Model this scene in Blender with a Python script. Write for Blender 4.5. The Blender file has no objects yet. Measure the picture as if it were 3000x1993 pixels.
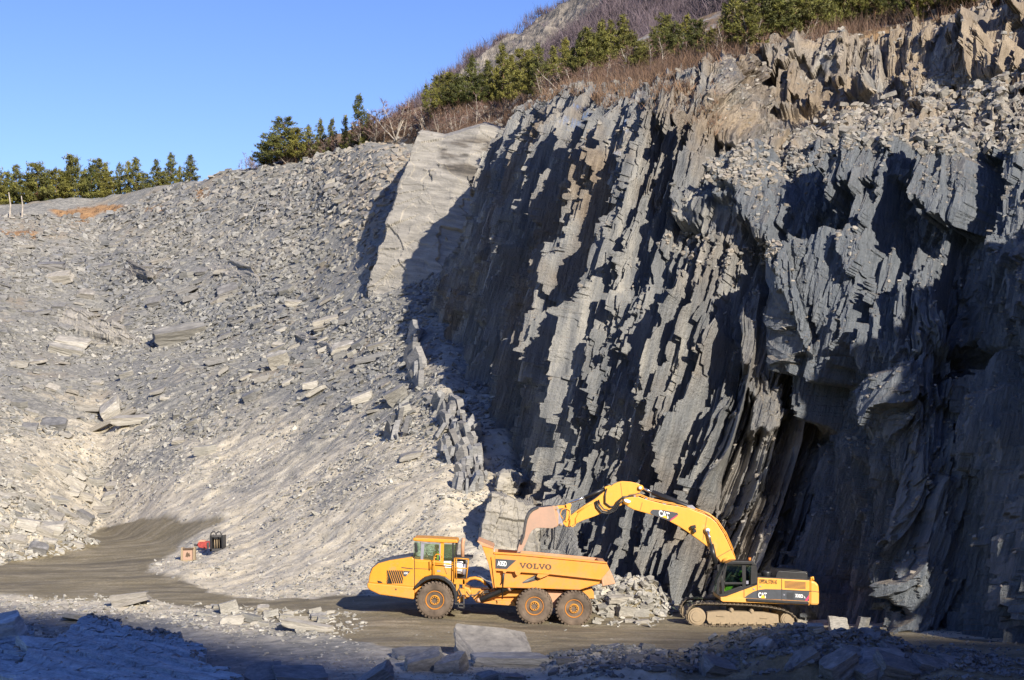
import bpy, bmesh, math, random
import numpy as np
from mathutils import Vector, Matrix

random.seed(7)
RNG = np.random.default_rng(11)
scene = bpy.context.scene
COL = scene.collection

# ------------------------------------------------------------------ camera, sky, sun
F = 4616.0            # focal length in photo pixels (3000 wide)
HZ = 1316.0           # horizon row of the level camera
CH = 8.0              # camera height above the quarry floor
cam = bpy.data.cameras.new("camera")
cam.sensor_width = 36.0
cam.lens = 36.0 * F / 3000.0
cam.shift_y = (HZ - 996.5) / 3000.0
cam.clip_end = 6000.0
cam_o = bpy.data.objects.new("camera", cam)
COL.objects.link(cam_o)
cam_o.location = (0, 0, CH)
cam_o.rotation_euler = (math.radians(90), 0, 0)
scene.camera = cam_o

SUN_AZ = math.radians(28)      # to the right of straight behind the camera
SUN_EL = math.radians(25)
sun_dir = Vector((math.sin(SUN_AZ) * math.cos(SUN_EL), -math.cos(SUN_AZ) * math.cos(SUN_EL), math.sin(SUN_EL)))
sl = bpy.data.lights.new("sun", 'SUN')
sl.energy = 5.0
sl.angle = math.radians(0.5)
sl.color = (1.0, 0.915, 0.79)
so = bpy.data.objects.new("sun", sl)
COL.objects.link(so)
so.rotation_euler = sun_dir.to_track_quat('Z', 'Y').to_euler()
so.location = (60, -60, 120)

world = bpy.data.worlds.new("World")
scene.world = world
world.use_nodes = True
wn = world.node_tree
bg = wn.nodes["Background"]
sky = wn.nodes.new("ShaderNodeTexSky")
sky.sky_type = 'NISHITA'
sky.sun_disc = False
sky.sun_elevation = SUN_EL
sky.sun_rotation = math.pi - SUN_AZ
sky.altitude = 600
sky.air_density = 1.0
sky.dust_density = 0.3
sky.ozone_density = 2.5
hs = wn.nodes.new("ShaderNodeHueSaturation")
hs.inputs['Saturation'].default_value = 1.22
hs.inputs['Hue'].default_value = 0.524
hs.inputs['Value'].default_value = 1.14
wn.links.new(sky.outputs[0], hs.inputs['Color'])
wn.links.new(hs.outputs[0], bg.inputs[0])
bg.inputs[1].default_value = 0.098

scene.view_settings.view_transform = 'Standard'
scene.view_settings.look = 'None'
scene.view_settings.exposure = 0.70
scene.view_settings.gamma = 1.0
scene.cycles.max_bounces = 6
scene.cycles.transparent_max_bounces = 12

# ------------------------------------------------------------------ helpers
def P(px, py, D):
    """world point seen at photo pixel (px, py) at distance D along +Y"""
    return ((px - 1500.0) / F * D, D, CH - (py - HZ) / F * D)

def px2m(n, D):
    return n * D / F

def tag(o, label=None, cat=None, group=None, kind=None):
    if label: o["label"] = label
    if cat: o["category"] = cat
    if group: o["group"] = group
    if kind: o["kind"] = kind
    return o

def fast_mesh(name, verts, faces_idx, loop_start, mats=(), attrs=None, smooth=False):
    me = bpy.data.meshes.new(name)
    verts = np.asarray(verts, dtype=np.float32)
    me.vertices.add(len(verts))
    me.vertices.foreach_set("co", verts.ravel())
    fi = np.asarray(faces_idx, dtype=np.int32).ravel()
    me.loops.add(len(fi))
    me.loops.foreach_set("vertex_index", fi)
    ls = np.asarray(loop_start, dtype=np.int32)
    me.polygons.add(len(ls))
    me.polygons.foreach_set("loop_start", ls)
    me.update(calc_edges=True)
    me.validate()
    me.polygons.foreach_set("use_smooth", np.full(len(me.polygons), smooth, dtype=bool))
    for m in mats: me.materials.append(m)
    if attrs:
        for k, v in attrs.items():
            a = me.attributes.new(k, 'FLOAT', 'POINT')
            a.data.foreach_set("value", np.asarray(v, dtype=np.float32).ravel())
    return me

def grid_mesh(name, V, mats=(), attrs=None, smooth=False):
    nr, nc = V.shape[:2]
    idx = np.arange(nr * nc).reshape(nr, nc)
    q = np.stack([idx[:-1, :-1], idx[:-1, 1:], idx[1:, 1:], idx[1:, :-1]], -1).reshape(-1, 4)
    return fast_mesh(name, V.reshape(-1, 3), q, np.arange(len(q)) * 4, mats, attrs, smooth)

def link(name, me, parent=None):
    o = bpy.data.objects.new(name, me)
    COL.objects.link(o)
    if parent is not None: o.parent = parent
    return o

# ------------------------------------------------------------------ numpy noise
def _h(ix, iy, seed):
    n = (ix.astype(np.int64) * 374761393 + iy.astype(np.int64) * 668265263 + seed * 982451653) & 0xFFFFFFFF
    n = ((n ^ (n >> 13)) * 1274126177) & 0xFFFFFFFF
    n = ((n ^ (n >> 16)) * 2246822519) & 0xFFFFFFFF
    n = n ^ (n >> 15)
    return n / 4294967296.0

def vn(x, y, seed=0):
    ix, iy = np.floor(x), np.floor(y)
    fx, fy = x - ix, y - iy
    fx = fx * fx * (3 - 2 * fx); fy = fy * fy * (3 - 2 * fy)
    a = _h(ix, iy, seed); b = _h(ix + 1, iy, seed); c = _h(ix, iy + 1, seed); d = _h(ix + 1, iy + 1, seed)
    return (a + (b - a) * fx) * (1 - fy) + (c + (d - c) * fx) * fy - 0.5

def fbm(x, y, seed=0, octs=4, gain=0.5):
    s = 0; a = 1.0
    for i in range(octs):
        s = s + a * vn(x * 2 ** i + 17.3 * i, y * 2 ** i - 9.1 * i, seed + i); a *= gain
    return s

def cells(x, y, seed=0):
    ix, iy = np.floor(x), np.floor(y)
    best = np.full(x.shape, 1e9); sec = np.full(x.shape, 1e9)
    bx = np.zeros(x.shape); by = np.zeros(x.shape); dx = np.zeros(x.shape); dy = np.zeros(x.shape)
    for oy in (-1, 0, 1):
        for ox in (-1, 0, 1):
            cx, cy = ix + ox, iy + oy
            ex = x - (cx + 0.1 + 0.8 * _h(cx, cy, seed)); ey = y - (cy + 0.1 + 0.8 * _h(cx, cy, seed + 1))
            d = ex * ex + ey * ey
            m = d < best
            sec = np.where(m, best, np.minimum(sec, d))
            best = np.where(m, d, best)
            bx = np.where(m, cx, bx); by = np.where(m, cy, by); dx = np.where(m, ex, dx); dy = np.where(m, ey, dy)
    return bx, by, dx, dy, np.sqrt(sec) - np.sqrt(best)

def facet(x, y, seed, tilt=(0.6, 0.3)):
    bx, by, dx, dy, _ = cells(x, y, seed)
    return (_h(bx, by, seed + 5) - 0.5) * 2 + (_h(bx, by, seed + 6) - 0.5) * 2 * tilt[0] * dx + (_h(bx, by, seed + 7) - 0.5) * 2 * tilt[1] * dy

def blur(V, nu, nv):
    for _ in range(nu):
        p = np.concatenate([V[:, :1], V, V[:, -1:]], 1); V = (p[:, :-2] + 2 * p[:, 1:-1] + p[:, 2:]) / 4
    for _ in range(nv):
        p = np.concatenate([V[:1], V, V[-1:]], 0); V = (p[:-2] + 2 * p[1:-1] + p[2:]) / 4
    return V

def loft(cols, upos, us, rows):
    """cols: list of columns, each a list of world points; upos: u of each column; us: sample u; rows: vertex rows per segment"""
    C = np.array(cols, dtype=float)                     # ncol, nrow, 3
    ts = np.concatenate([np.arange(n) / n + i for i, n in enumerate(rows)] + [[len(rows)]])
    R = np.stack([[np.interp(ts, np.arange(C.shape[1]), C[c, :, k]) for k in range(3)] for c in range(len(C))])   # ncol,3,T
    out = np.empty((len(ts), len(us), 3))
    for k in range(3):
        for t in range(len(ts)):
            out[t, :, k] = np.interp(us, upos, R[:, k, t])
    return out

def grid_normals(V):
    du = np.gradient(V, axis=1); dv = np.gradient(V, axis=0)
    n = np.cross(du, dv)
    n /= np.linalg.norm(n, axis=-1, keepdims=True) + 1e-9
    return n

def screen(V):
    D = np.maximum(V[..., 1], 1e-3)
    return 1500 + V[..., 0] / D * F, HZ - (V[..., 2] - CH) / D * F

def in_poly(x, y, poly):
    r = np.zeros(x.shape, bool); n = len(poly); j = n - 1
    for i in range(n):
        xi, yi = poly[i]; xj, yj = poly[j]
        c = ((yi > y) != (yj > y)) & (x < (xj - xi) * (y - yi) / (yj - yi + 1e-9) + xi)
        r ^= c; j = i
    return r

def sstep(a, b, x):
    t = np.clip((x - a) / (b - a), 0, 1)
    return t * t * (3 - 2 * t)

# ------------------------------------------------------------------ materials
class NT:
    def __init__(self, name):
        self.m = bpy.data.materials.new(name); self.m.use_nodes = True
        self.t = self.m.node_tree; self.b = self.t.nodes["Principled BSDF"]
    def n(self, typ, **kw):
        nd = self.t.nodes.new("ShaderNode" + typ)
        for k, v in kw.items(): setattr(nd, k, v)
        return nd
    def l(self, a, b): self.t.links.new(a, b)
    def coords(self, scale=(1, 1, 1), rot=(0, 0, 0)):
        tc = self.n("TexCoord"); mp = self.n("Mapping")
        # rotate first (its own mapping), then stretch
        mr = self.n("Mapping"); mr.inputs['Rotation'].default_value = rot
        self.l(tc.outputs['Object'], mr.inputs['Vector'])
        mp.inputs['Scale'].default_value = scale
        self.l(mr.outputs[0], mp.inputs['Vector'])
        return mp.outputs[0]
    def noise(self, vec, scale, detail=4, rough=0.55):
        nd = self.n("TexNoise"); nd.inputs['Scale'].default_value = scale
        nd.inputs['Detail'].default_value = detail; nd.inputs['Roughness'].default_value = rough
        if vec is not None: self.l(vec, nd.inputs['Vector'])
        return nd.outputs['Fac']
    def ramp(self, fac, stops):
        r = self.n("ValToRGB"); e = r.color_ramp.elements
        while len(e) < len(stops): e.new(0.5)
        for el, (p, c) in zip(e, stops):
            el.position = p; el.color = (*c, 1) if len(c) == 3 else c
        self.l(fac, r.inputs[0]); return r.outputs[0]
    def rng(self, fac, a, b, c=0, d=1):
        r = self.n("MapRange"); r.inputs[1].default_value = a; r.inputs[2].default_value = b
        r.inputs[3].default_value = c; r.inputs[4].default_value = d
        self.l(fac, r.inputs[0]); return r.outputs[0]
    def mix(self, fac, a, b, mode='MIX'):
        x = self.n("Mix", data_type='RGBA', blend_type=mode)
        for sock, v in ((0, fac), (6, a), (7, b)):
            if isinstance(v, (int, float)): x.inputs[sock].default_value = v
            elif isinstance(v, tuple): x.inputs[sock].default_value = (*v, 1)
            else: self.l(v, x.inputs[sock])
        return x.outputs[2]
    def math(self, op, a, b=None):
        x = self.n("Math", operation=op)
        for i, v in enumerate((a, b)):
            if v is None: continue
            if isinstance(v, (int, float)): x.inputs[i].default_value = v
            else: self.l(v, x.inputs[i])
        return x.outputs[0]
    def attr(self, name):
        a = self.n("Attribute"); a.attribute_name = name; return a.outputs['Fac']
    def bump(self, h, strength, dist):
        b = self.n("Bump"); b.inputs['Strength'].default_value = strength; b.inputs['Distance'].default_value = dist
        self.l(h, b.inputs['Height']); self.l(b.outputs[0], self.b.inputs['Normal'])
    def color(self, c): 
        if isinstance(c, tuple): self.b.inputs['Base Color'].default_value = (*c, 1)
        else: self.l(c, self.b.inputs['Base Color'])
    def set(self, **kw):
        for k, v in kw.items(): self.b.inputs[k.replace('_', ' ')].default_value = v

def tone_mul(t, col, name='tone'):
    a = t.attr(name)
    cx = t.n("CombineColor"); 
    for i in range(3): t.l(a, cx.inputs[i])
    return t.mix(1.0, col, cx.outputs[0], 'MULTIPLY')

def upface(t):
    g = t.n("NewGeometry"); s = t.n("SeparateXYZ"); t.l(g.outputs['True Normal'], s.inputs[0]); return s.outputs[2]

def m_cliff():
    t = NT("cliff_slate")
    v = t.coords((1.0, 0.5, 0.10), (0, math.radians(-14), 0))
    n1 = t.noise(v, 1.3, 6, 0.6); n2 = t.noise(t.coords(), 0.09, 4, 0.6); n3 = t.noise(v, 5.0, 5, 0.65)
    c = t.ramp(n1, [(0.28, (0.11, 0.118, 0.13)), (0.5, (0.29, 0.29, 0.28)), (0.72, (0.56, 0.53, 0.46))])
    c = t.mix(t.math('MULTIPLY', t.rng(n2, 0.49, 0.62), 0.8), c, t.ramp(n3, [(0.35, (0.17, 0.115, 0.065)), (0.65, (0.38, 0.29, 0.19))]))               # rusty brown beds
    dk = t.attr("dark")                                                    # dark cleavage faces and the recess, coloured bluer to deepen the shade
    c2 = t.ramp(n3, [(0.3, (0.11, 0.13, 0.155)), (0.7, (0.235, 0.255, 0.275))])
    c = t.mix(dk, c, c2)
    ln = t.noise(t.coords((0.35, 0.35, 3.0), (0, math.radians(12), 0)), 2.2, 4, 0.6)
    c = t.mix(t.math('MULTIPLY', t.rng(ln, 0.66, 0.71), 0.35), c, (0.33, 0.31, 0.28))
    dust = t.math('MULTIPLY', t.rng(upface(t), 0.45, 0.8), t.rng(t.noise(t.coords(), 0.8, 4), 0.3, 0.55))
    c = t.mix(t.math('MULTIPLY', dust, 0.8), c, (0.25, 0.205, 0.15))
    c = t.mix(t.attr("ochre"), c, t.ramp(n1, [(0.3, (0.30, 0.235, 0.16)), (0.7, (0.52, 0.42, 0.30))]))
    ic = t.attr("ice")
    c = t.mix(t.math('MULTIPLY', ic, t.rng(t.noise(t.coords((3, 1, 0.12), (0, math.radians(-14), 0)), 2.5, 4), 0.45, 0.6)), c, (0.13, 0.27, 0.60))
    t.color(c)
    t.set(Roughness=0.62)
    t.bump(t.math('ADD', t.math('ADD', n3, t.math('MULTIPLY', n1, 1.5)), t.noise(t.coords(), 5.0, 6, 0.75)), 1.0, 0.28)
    return t.m

def m_slab():
    t = NT("pale_bedding")
    v = t.coords((0.25, 0.6, 2.2), (0, math.radians(-14), 0))
    n1 = t.noise(v, 1.1, 6, 0.62); n2 = t.noise(t.coords(), 0.22, 5, 0.6)
    c = t.ramp(n1, [(0.3, (0.20, 0.187, 0.16)), (0.5, (0.29, 0.27, 0.232)), (0.7, (0.40, 0.37, 0.315))])
    c = t.mix(t.attr("dark"), c, t.ramp(n1, [(0.4, (0.07, 0.062, 0.05)), (0.65, (0.19, 0.165, 0.13))]))
    t.color(c); t.set(Roughness=0.8)
    t.bump(t.math('ADD', n1, t.math('MULTIPLY', t.noise(t.coords(), 6.0, 5, 0.7), 0.5)), 0.8, 0.2)
    return t.m

def m_ground():
    t = NT("quarry_ground")
    co = t.coords()
    n1 = t.noise(co, 0.12, 5, 0.6); n2 = t.noise(co, 1.4, 6, 0.7); n3 = t.noise(co, 7.0, 5, 0.75)
    vo = t.n("TexVoronoi"); vo.inputs['Scale'].default_value = 3.2; t.l(co, vo.inputs['Vector'])
    sep = t.n("SeparateColor"); t.l(vo.outputs['Color'], sep.inputs[0])
    chip = t.ramp(sep.outputs[0], [(0.1, (0.12, 0.12, 0.112)), (0.5, (0.21, 0.205, 0.185)), (0.95, (0.34, 0.325, 0.29))])
    grey = t.mix(0.55, chip, t.ramp(n2, [(0.3, (0.14, 0.138, 0.128)), (0.7, (0.28, 0.27, 0.24))]))
    dust = t.ramp(n2, [(0.25, (0.30, 0.262, 0.19)), (0.5, (0.49, 0.435, 0.335)), (0.75, (0.64, 0.59, 0.48))])
    df = t.math('ADD', t.attr("dust"), t.math('MULTIPLY', t.math('SUBTRACT', n1, 0.5), 1.6))
    df = t.rng(t.math('ADD', df, t.math('MULTIPLY', t.math('SUBTRACT', n2, 0.5), 0.9)), 0.3, 0.75)
    c = t.mix(df, grey, dust)
    c = t.mix(t.math('MULTIPLY', t.rng(n1, 0.55, 0.7), t.math('SUBTRACT', 1.0, df)), c, (0.27, 0.225, 0.165))
    st = t.noise(t.coords((0.5, 1.5, 0.3)), 0.6, 6, 0.72)
    road = t.ramp(t.math('ADD', t.math('MULTIPLY', st, 0.6), t.math('MULTIPLY', n3, 0.4)),
                  [(0.34, (0.125, 0.102, 0.056)), (0.5, (0.215, 0.178, 0.105)), (0.66, (0.40, 0.345, 0.245))])
    wet = t.noise(t.coords((0.4, 1.0, 0.3)), 0.35, 5, 0.65)
    road = t.mix(t.math('MULTIPLY', t.rng(wet, 0.52, 0.62), 0.6), road, (0.085, 0.072, 0.05))
    rf = t.rng(t.math('ADD', t.math('ADD', t.attr("road"), t.math('MULTIPLY', t.math('SUBTRACT', st, 0.5), 1.5)), t.math('MULTIPLY', t.math('SUBTRACT', n2, 0.5), 1.1)), 0.2, 0.75)
    c = t.mix(rf, c, road)
    c = t.mix(t.attr("heath"), c, t.ramp(n2, [(0.3, (0.20, 0.10, 0.045)), (0.7, (0.42, 0.26, 0.12))]))
    t.color(c); t.set(Roughness=0.9)
    t.bump(t.math('ADD', n2, t.math('MULTIPLY', n3, 0.6)), 0.8, 0.15)
    return t.m

def m_stone(name, a, b, warm=0.35):
    t = NT(name)
    v = t.coords((1, 1, 6))
    n1 = t.noise(v, 2.0, 5, 0.65)
    c = t.ramp(n1, [(0.3, a), (0.7, b)])
    c = tone_mul(t, c)
    c = t.mix(t.math('MULTIPLY', t.attr("warm"), warm), c, (0.48, 0.36, 0.24))
    t.color(c); t.set(Roughness=0.7)
    n2 = t.noise(t.coords((1, 1, 2.5)), 7.0, 6, 0.7)
    c = t.mix(0.55, c, t.mix(1.0, c, t.ramp(n2, [(0.32, (0.45, 0.45, 0.45)), (0.68, (1.5, 1.48, 1.42))]), 'MULTIPLY'))
    t.color(c)
    t.bump(t.math('ADD', t.noise(v, 5.0, 5, 0.7), n2), 0.6, 0.04)
    return t.m

def m_simple(name, col, rough=0.6, metal=0.0, var=0.25, scale=6.0, bump=0.0):
    t = NT(name)
    n = t.noise(t.coords(), scale, 4, 0.6)
    k = 1 - var
    t.color(t.ramp(n, [(0.3, tuple(x * k for x in col)), (0.7, tuple(min(1, x * (1 + var * .6)) for x in col))]))
    t.set(Roughness=rough, Metallic=metal)
    if bump: t.bump(t.noise(t.coords(), scale * 4, 4, 0.7), bump, 0.02)
    return t.m

M_CLIFF = m_cliff(); M_SLAB = m_slab(); M_GROUND = m_ground()
M_STONE = m_stone("slate_stone", (0.13, 0.132, 0.128), (0.30, 0.29, 0.265))
M_STONE_PALE = m_stone("pale_slate_stone", (0.21, 0.205, 0.185), (0.44, 0.42, 0.375), 0.3)
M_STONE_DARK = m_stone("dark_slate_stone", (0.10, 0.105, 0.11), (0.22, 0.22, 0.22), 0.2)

# ------------------------------------------------------------------ ground: quarry floor and the rubble slope
def zpy(z, D): return HZ + (CH - z) * F / D
GC = {   # px: [(py, D) ...]
 -1500: [(1775,75),(1700,88),(1640,100),(1450,114),(1300,128),(1100,150),(950,168),(800,190),(690,212),(615,236)],
 -400: [(1780,75),(1700,88),(1640,100),(1450,114),(1300,128),(1100,150),(950,168),(800,190),(690,212),(610,236)],
 0:    [(1785,75),(1700,89),(1640,101),(1450,114),(1300,128),(1100,150),(950,168),(800,190),(690,212),(602,236)],
 300:  [(1790,74),(1700,89),(1560,122),(1480,130),(1300,141),(1100,157),(1010,174),(840,196),(690,220),(572,240)],
 600:  [(1795,73),(1720,85),(1620,98),(1480,112),(1300,129),(1090,148),(1015,163),(850,181),(680,202),(520,224)],
 900:  [(1800,72),(1730,81),(1600,91),(1450,102),(1290,116),(1100,134),(1000,150),(860,165),(680,183),(470,206)],
 1100: [(1803,71.5),(1745,78),(1620,85),(1480,92),(1290,106),(1100,123),(960,139),(820,152),(640,168),(412,189)],
 1300: [(1812,71.3),(1755,76),(1640,81),(1480,87),(1300,97),(1120,109),(980,123),(880,138),(600,164),(430,184)],
 1500: [(1832,70.5),(1775,75),(1670,80),(1520,86),(1400,92),(1250,100),(1150,110),(1050,130),(800,165),(600,190)],
 1700: [(1840,70.3),(1790,75),(1745,79),(1735,82),(1700,90),(1650,100),(1600,110),(1500,130),(1300,165),(1200,190)],
 2100: [(1844,70),(1805,75),(1780,79),(1760,82),(1720,90),(1680,100),(1640,110),(1560,130),(1400,165),(1300,190)],
 2600: [(1860,68),(1830,72),(1800,76),(1775,80),(1730,90),(1680,100),(1640,110),(1560,130),(1400,165),(1300,190)],
 3000: [(1885,65),(1850,69),(1810,74),(1780,79),(1730,90),(1680,100),(1640,110),(1560,130),(1400,165),(1300,190)],
 4300: [(1885,65),(1850,69),(1810,74),(1780,79),(1730,90),(1680,100),(1640,110),(1560,130),(1400,165),(1300,190)],
}
gx = sorted(GC)
gcols = []
for x in gx:
    c = GC[x]; last = P(x, *c[-1])
    pts = [P(x, zpy(-0.6, 12), 12), P(x, zpy(-0.3, 42), 42), P(x, zpy(0.0 if x > 700 else -0.25, 56), 56), P(x, zpy(0.05, 65) if x > 700 else zpy(0.0, 65), 64)] + [P(x, *q) for q in c]
    D = last[1]
    pts += [(last[0] * (D + 30) / D, D + 30, last[2] - 1.0), (last[0] * (D + 250) / D, D + 250, last[2] - 40), (last[0] * 2200 / D, 2200, -80)]
    gcols.append(pts)
gus = np.concatenate([np.arange(-1500, -60, 40), np.arange(-60, 1800, 3.6), np.arange(1800, 3060, 5.0), np.arange(3060, 4301, 40)])
GV = loft(gcols, gx, gus, [4, 14, 40, 20, 34, 40, 50, 50, 50, 55, 50, 50, 46, 50, 10, 6, 6][:len(gcols[0]) - 1])
GV = blur(GV, 40, 14)
sx, sy = screen(GV)
X, Y = GV[..., 0], GV[..., 1]
road_poly = [(-400,1655),(0,1645),(180,1600),(300,1545),(430,1520),(580,1518),(680,1540),(610,1570),(520,1625),(440,1660),(430,1690),(620,1735),(800,1745),(1000,1735),(1100,1750),(1300,1765),(1700,1790),(2000,1800),(2600,1850),(3100,1880),(3100,2300),(2200,2200),(1900,1900),(1600,1935),(1200,1910),(1000,1865),(800,1800),(500,1772),(0,1752),(-400,1750)]
road = blur(in_poly(sx + 60 * fbm(X / 4, Y / 4, 61, 3), sy + 25 * fbm(X / 5, Y / 5, 62, 3), road_poly).astype(float), 14, 8)
rough = (1 - 0.85 * np.clip(road * 1.3, 0, 1)) * sstep(57, 85, Y) + 0.15
strat = (X * 0.5 + Y * 0.86)
gd = 1.1 * fbm(X / 9, Y / 9, 3, 3) + 0.45 * facet(X / 7 + fbm(X / 5, Y / 5, 8, 2), Y / 6, 21, (0.9, 0.9)) * sstep(95, 130, Y)
gd = 0.6 * fbm(X / 9, Y / 9, 3, 3) + 0.55 * fbm(X / 5, Y / 5, 34, 3) + 0.13 * fbm((X + 0.6 * Y) / 2.4, (Y - 0.5 * X) / 0.9, 41, 3) + 0.20 * fbm(X / 1.6, Y / 1.9, 42, 3)
GV[..., 2] += gd * rough * np.where(Y < 280, 1, 0)
# low spoil heap in the right foreground that hides the foot of the tracks
def heap(cx, cy, rx, ry, h, p=1.0):
    d = ((X - cx) / rx) ** 2 + ((Y - cy) / ry) ** 2
    return h * np.clip(1 - d, 0, 1) ** p
hx = heap(10.6, 58.6, 4.2, 4.2, 1.1, 0.7) + heap(15.2, 57.0, 4.0, 4.5, 0.5) + heap(3.9, 57.5, 3.0, 3.6, 0.55)
hx = hx * (1 + 0.35 * fbm(X / 1.3, Y / 1.3, 77, 3)) + (hx > 0.1) * 0.25 * fbm(X / 0.8, Y / 0.8, 55, 3)
GV[..., 2] += hx
hx3 = heap(5.3, 76.0, 2.3, 2.0, 1.0) + heap(6.6, 75.6, 1.4, 1.5, 0.55) + heap(4.2, 76.4, 1.3, 1.3, 0.5)
GV[..., 2] += hx3 * (1 + 0.7 * fbm(X / 0.9, Y / 0.9, 79, 3))
# left-hand block pile
hx2 = heap(-36.5, 108, 8.0, 9, 2.2)
GV[..., 2] += hx2 * (1 + 0.3 * fbm(X / 2, Y / 2, 78, 3))
dust = sstep(1000, 1330, sy) * (1 - 0.2 * sstep(1250, 1000, sx)) * (0.75 + 0.5 * sstep(900, 200, sx) * 0) + 0.25 * sstep(1400, 1620, sy)
dust = 0.95 * dust
dust = np.clip(dust - 0.45 * sstep(1760, 1850, sy), 0, 1.2) + 0.5 * blur(in_poly(sx, sy, [(380,1400),(820,1470),(1060,1650),(1050,1735),(560,1720),(560,1640),(660,1550),(500,1520),(330,1535),(0,1640),(0,1600)]).astype(float), 4, 4)
dust = dust + 0.45 * sstep(1150, 1300, sx) * sstep(700, 1000, sy)
heath = blur(np.maximum.reduce([in_poly(sx, sy, q).astype(float) for q in
    ([(140,620),(300,600),(490,612),(480,625),(300,622),(260,640),(215,650),(200,640)], [(0,672),(110,690),(100,706),(0,690)], [(570,560),(610,555),(612,590),(578,592)])]), 2, 1)
ground = tag(link("ground", grid_mesh("ground", GV, [M_GROUND], {"dust": dust, "road": road, "heath": heath})), kind="structure")
GN = grid_normals(GV)
GSX, GSY = screen(GV)

# ------------------------------------------------------------------ right-hand quarry cliff
CC = [  # each column: foot, lower, mid, upper, crest, bench, upper wall foot, upper wall top, back
 (0,   [(1285,875,138.0),(1330,740,138.0),(1375,610,138.5),(1430,480,139.1),(1490,378,140.2),(1500,372,142.3),(1505,370,144.5),(1510,366,147.8),(1520,380,158.8)]),
 (7,   [(1320,930,129.0),(1370,770,129.0),(1425,620,129.5),(1490,440,130.6),(1555,312,132.2),(1560,305,134.4),(1565,300,136.6),(1570,300,139.8),(1575,310,151.8)]),
 (21,  [(1430,1100,111.5),(1480,880,112.0),(1545,640,113.1),(1610,420,114.7),(1675,252,116.8),(1690,248,120.0),(1695,246,122.1),(1700,244,125.3),(1705,255,138.1)]),
 (33,  [(1510,1360,97.0),(1560,1100,98.0),(1640,800,100.1),(1720,480,102.2),(1785,285,105.3),(1795,262,108.4),(1800,252,110.4),(1805,244,114.6),(1810,250,128.0)]),
 (42,  [(1590,1610,85.5),(1660,1250,87),(1740,900,90),(1820,560,93),(1890,300,96),(1900,275,99),(1903,260,102),(1905,240,106),(1910,240,120)]),
 (50,  [(1780,1770,79.5),(1870,1300,82.5),(1950,860,85.5),(2000,620,90),(2050,380,93),(2075,300,95.5),(2085,250,98),(2095,180,102),(2100,170,116)]),
 (57,  [(2040,1812,76.5),(2100,1400,78.5),(2150,1000,81),(2210,720,85),(2290,440,89),(2320,400,96),(2270,365,102),(2220,150,106),(2220,140,118)]),
 (64,  [(2350,1838,77),(2400,1330,79),(2400,920,80.5),(2400,640,83),(2430,425,86.5),(2520,350,95),(2500,330,100),(2480,115,105),(2480,100,118)]),
 (76,  [(2640,1865,70.5),(2650,1380,71),(2640,1050,73.5),(2640,640,79),(2690,430,81.5),(2740,330,93),(2700,290,97),(2680,120,103),(2690,85,116)]),
 (82,  [(2865,1870,70.5),(2850,1330,72),(2820,900,74),(2830,640,76),(2850,430,79),(2880,310,90),(2850,270,95),(2840,70,101),(2850,30,114)]),
 (90,  [(3010,1895,64),(3010,1250,66),(3010,850,69),(3010,640,72),(3010,430,75),(3010,310,86),(3010,250,92),(3010,20,98),(3010,-30,112)]),
 (113, [(3900,2000,54),(3900,1250,57),(3900,850,60),(3900,640,62),(3900,400,64),(3900,300,72),(3900,200,78),(3900,-200,86),(3900,-260,100)]),
]
ccols = [[P(*q) for q in c] for _, c in CC]
cu = [u for u, _ in CC]
# added unseen wall round to the right; its crest is shaped to shade the cliff
for u_, x_, y_, zc in ((116, 30.0, 57.0, 24.0), (122, 30.8, 48.0, 27.0), (127, 31.0, 44.0, 25.0), (131, 32.5, 41.0, 11.0), (141, 36.0, 29.0, 10.0)):
    cu.append(u_)
    ccols.append([(x_, y_, 0.0), (x_ + .3, y_, zc * .3), (x_ + .6, y_, zc * .55), (x_ + 1, y_, zc * .8), (x_ + 1.5, y_, zc), (x_ + 4, y_ + 1, zc + .5), (x_ + 6, y_ + 1, zc + .5), (x_ + 7, y_ + 1, zc + 1), (x_ + 16, y_ + 2, zc - 4)])
for c in ccols:                                   # sink the foot below the floor
    f = c[0]; c.insert(0, (f[0], f[1] - 0.4, f[2] - 3.0))
cus = np.concatenate([np.arange(0, 42, 0.115), np.arange(42, 91, 0.088), np.arange(91, 141.1, 0.5)])
CV = loft(ccols, cu, cus, [10, 130, 125, 105, 95, 36, 14, 90, 16])
CV = blur(CV, 8, 6)
# lean and wander the grid columns themselves so that the beds run along them without stair-steps
_u = np.broadcast_to(cus[None, :], CV.shape[:2]); _z = CV[..., 2]
_sh = np.interp(cus, [0, 8, 42, 58, 80, 141], [0, 0.03, 0.13, 0.32, 0.42, 0.15])[None, :] * (_z - 15) + 0.6 * fbm(_u / 7, _z / 9, 101, 2) * np.clip(_u / 4, 0, 1) + 0.13 * fbm(_u / 0.9, _z / 1.4, 107, 3) * np.clip(_u / 4, 0, 1)
for _t in range(CV.shape[0]):
    _x = np.clip(cus + _sh[_t], 0, cus[-1])
    _x = np.maximum.accumulate(_x + np.arange(len(cus)) * 1e-6)
    CV[_t] = np.stack([np.interp(_x, cus, CV[_t, :, k]) for k in range(3)], -1)
N0 = grid_normals(CV)
if N0[200, 600, 1] > 0: N0 = -N0
N0 = blur(N0, 20, 20); N0 /= np.linalg.norm(N0, axis=-1, keepdims=True)
csx, csy = screen(CV)
A = np.broadcast_to(cus[None, :], CV.shape[:2]).copy()
B = CV[..., 2]
A0 = A
B = B + 2.6 * fbm(A0 / 1.1, B / 3.0, 108, 3) + 0.5 * fbm(A0 / 0.3, B / 1.0, 109, 2)
plate = blur(in_poly(csx, csy, [(2030,560),(2160,440),(2420,430),(2700,440),(3100,420),(3100,1150),(2780,1150),(2620,1300),(2560,1350),(2330,1150),(2300,760),(2250,700),(2130,640)]).astype(float), 25, 25)
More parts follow.
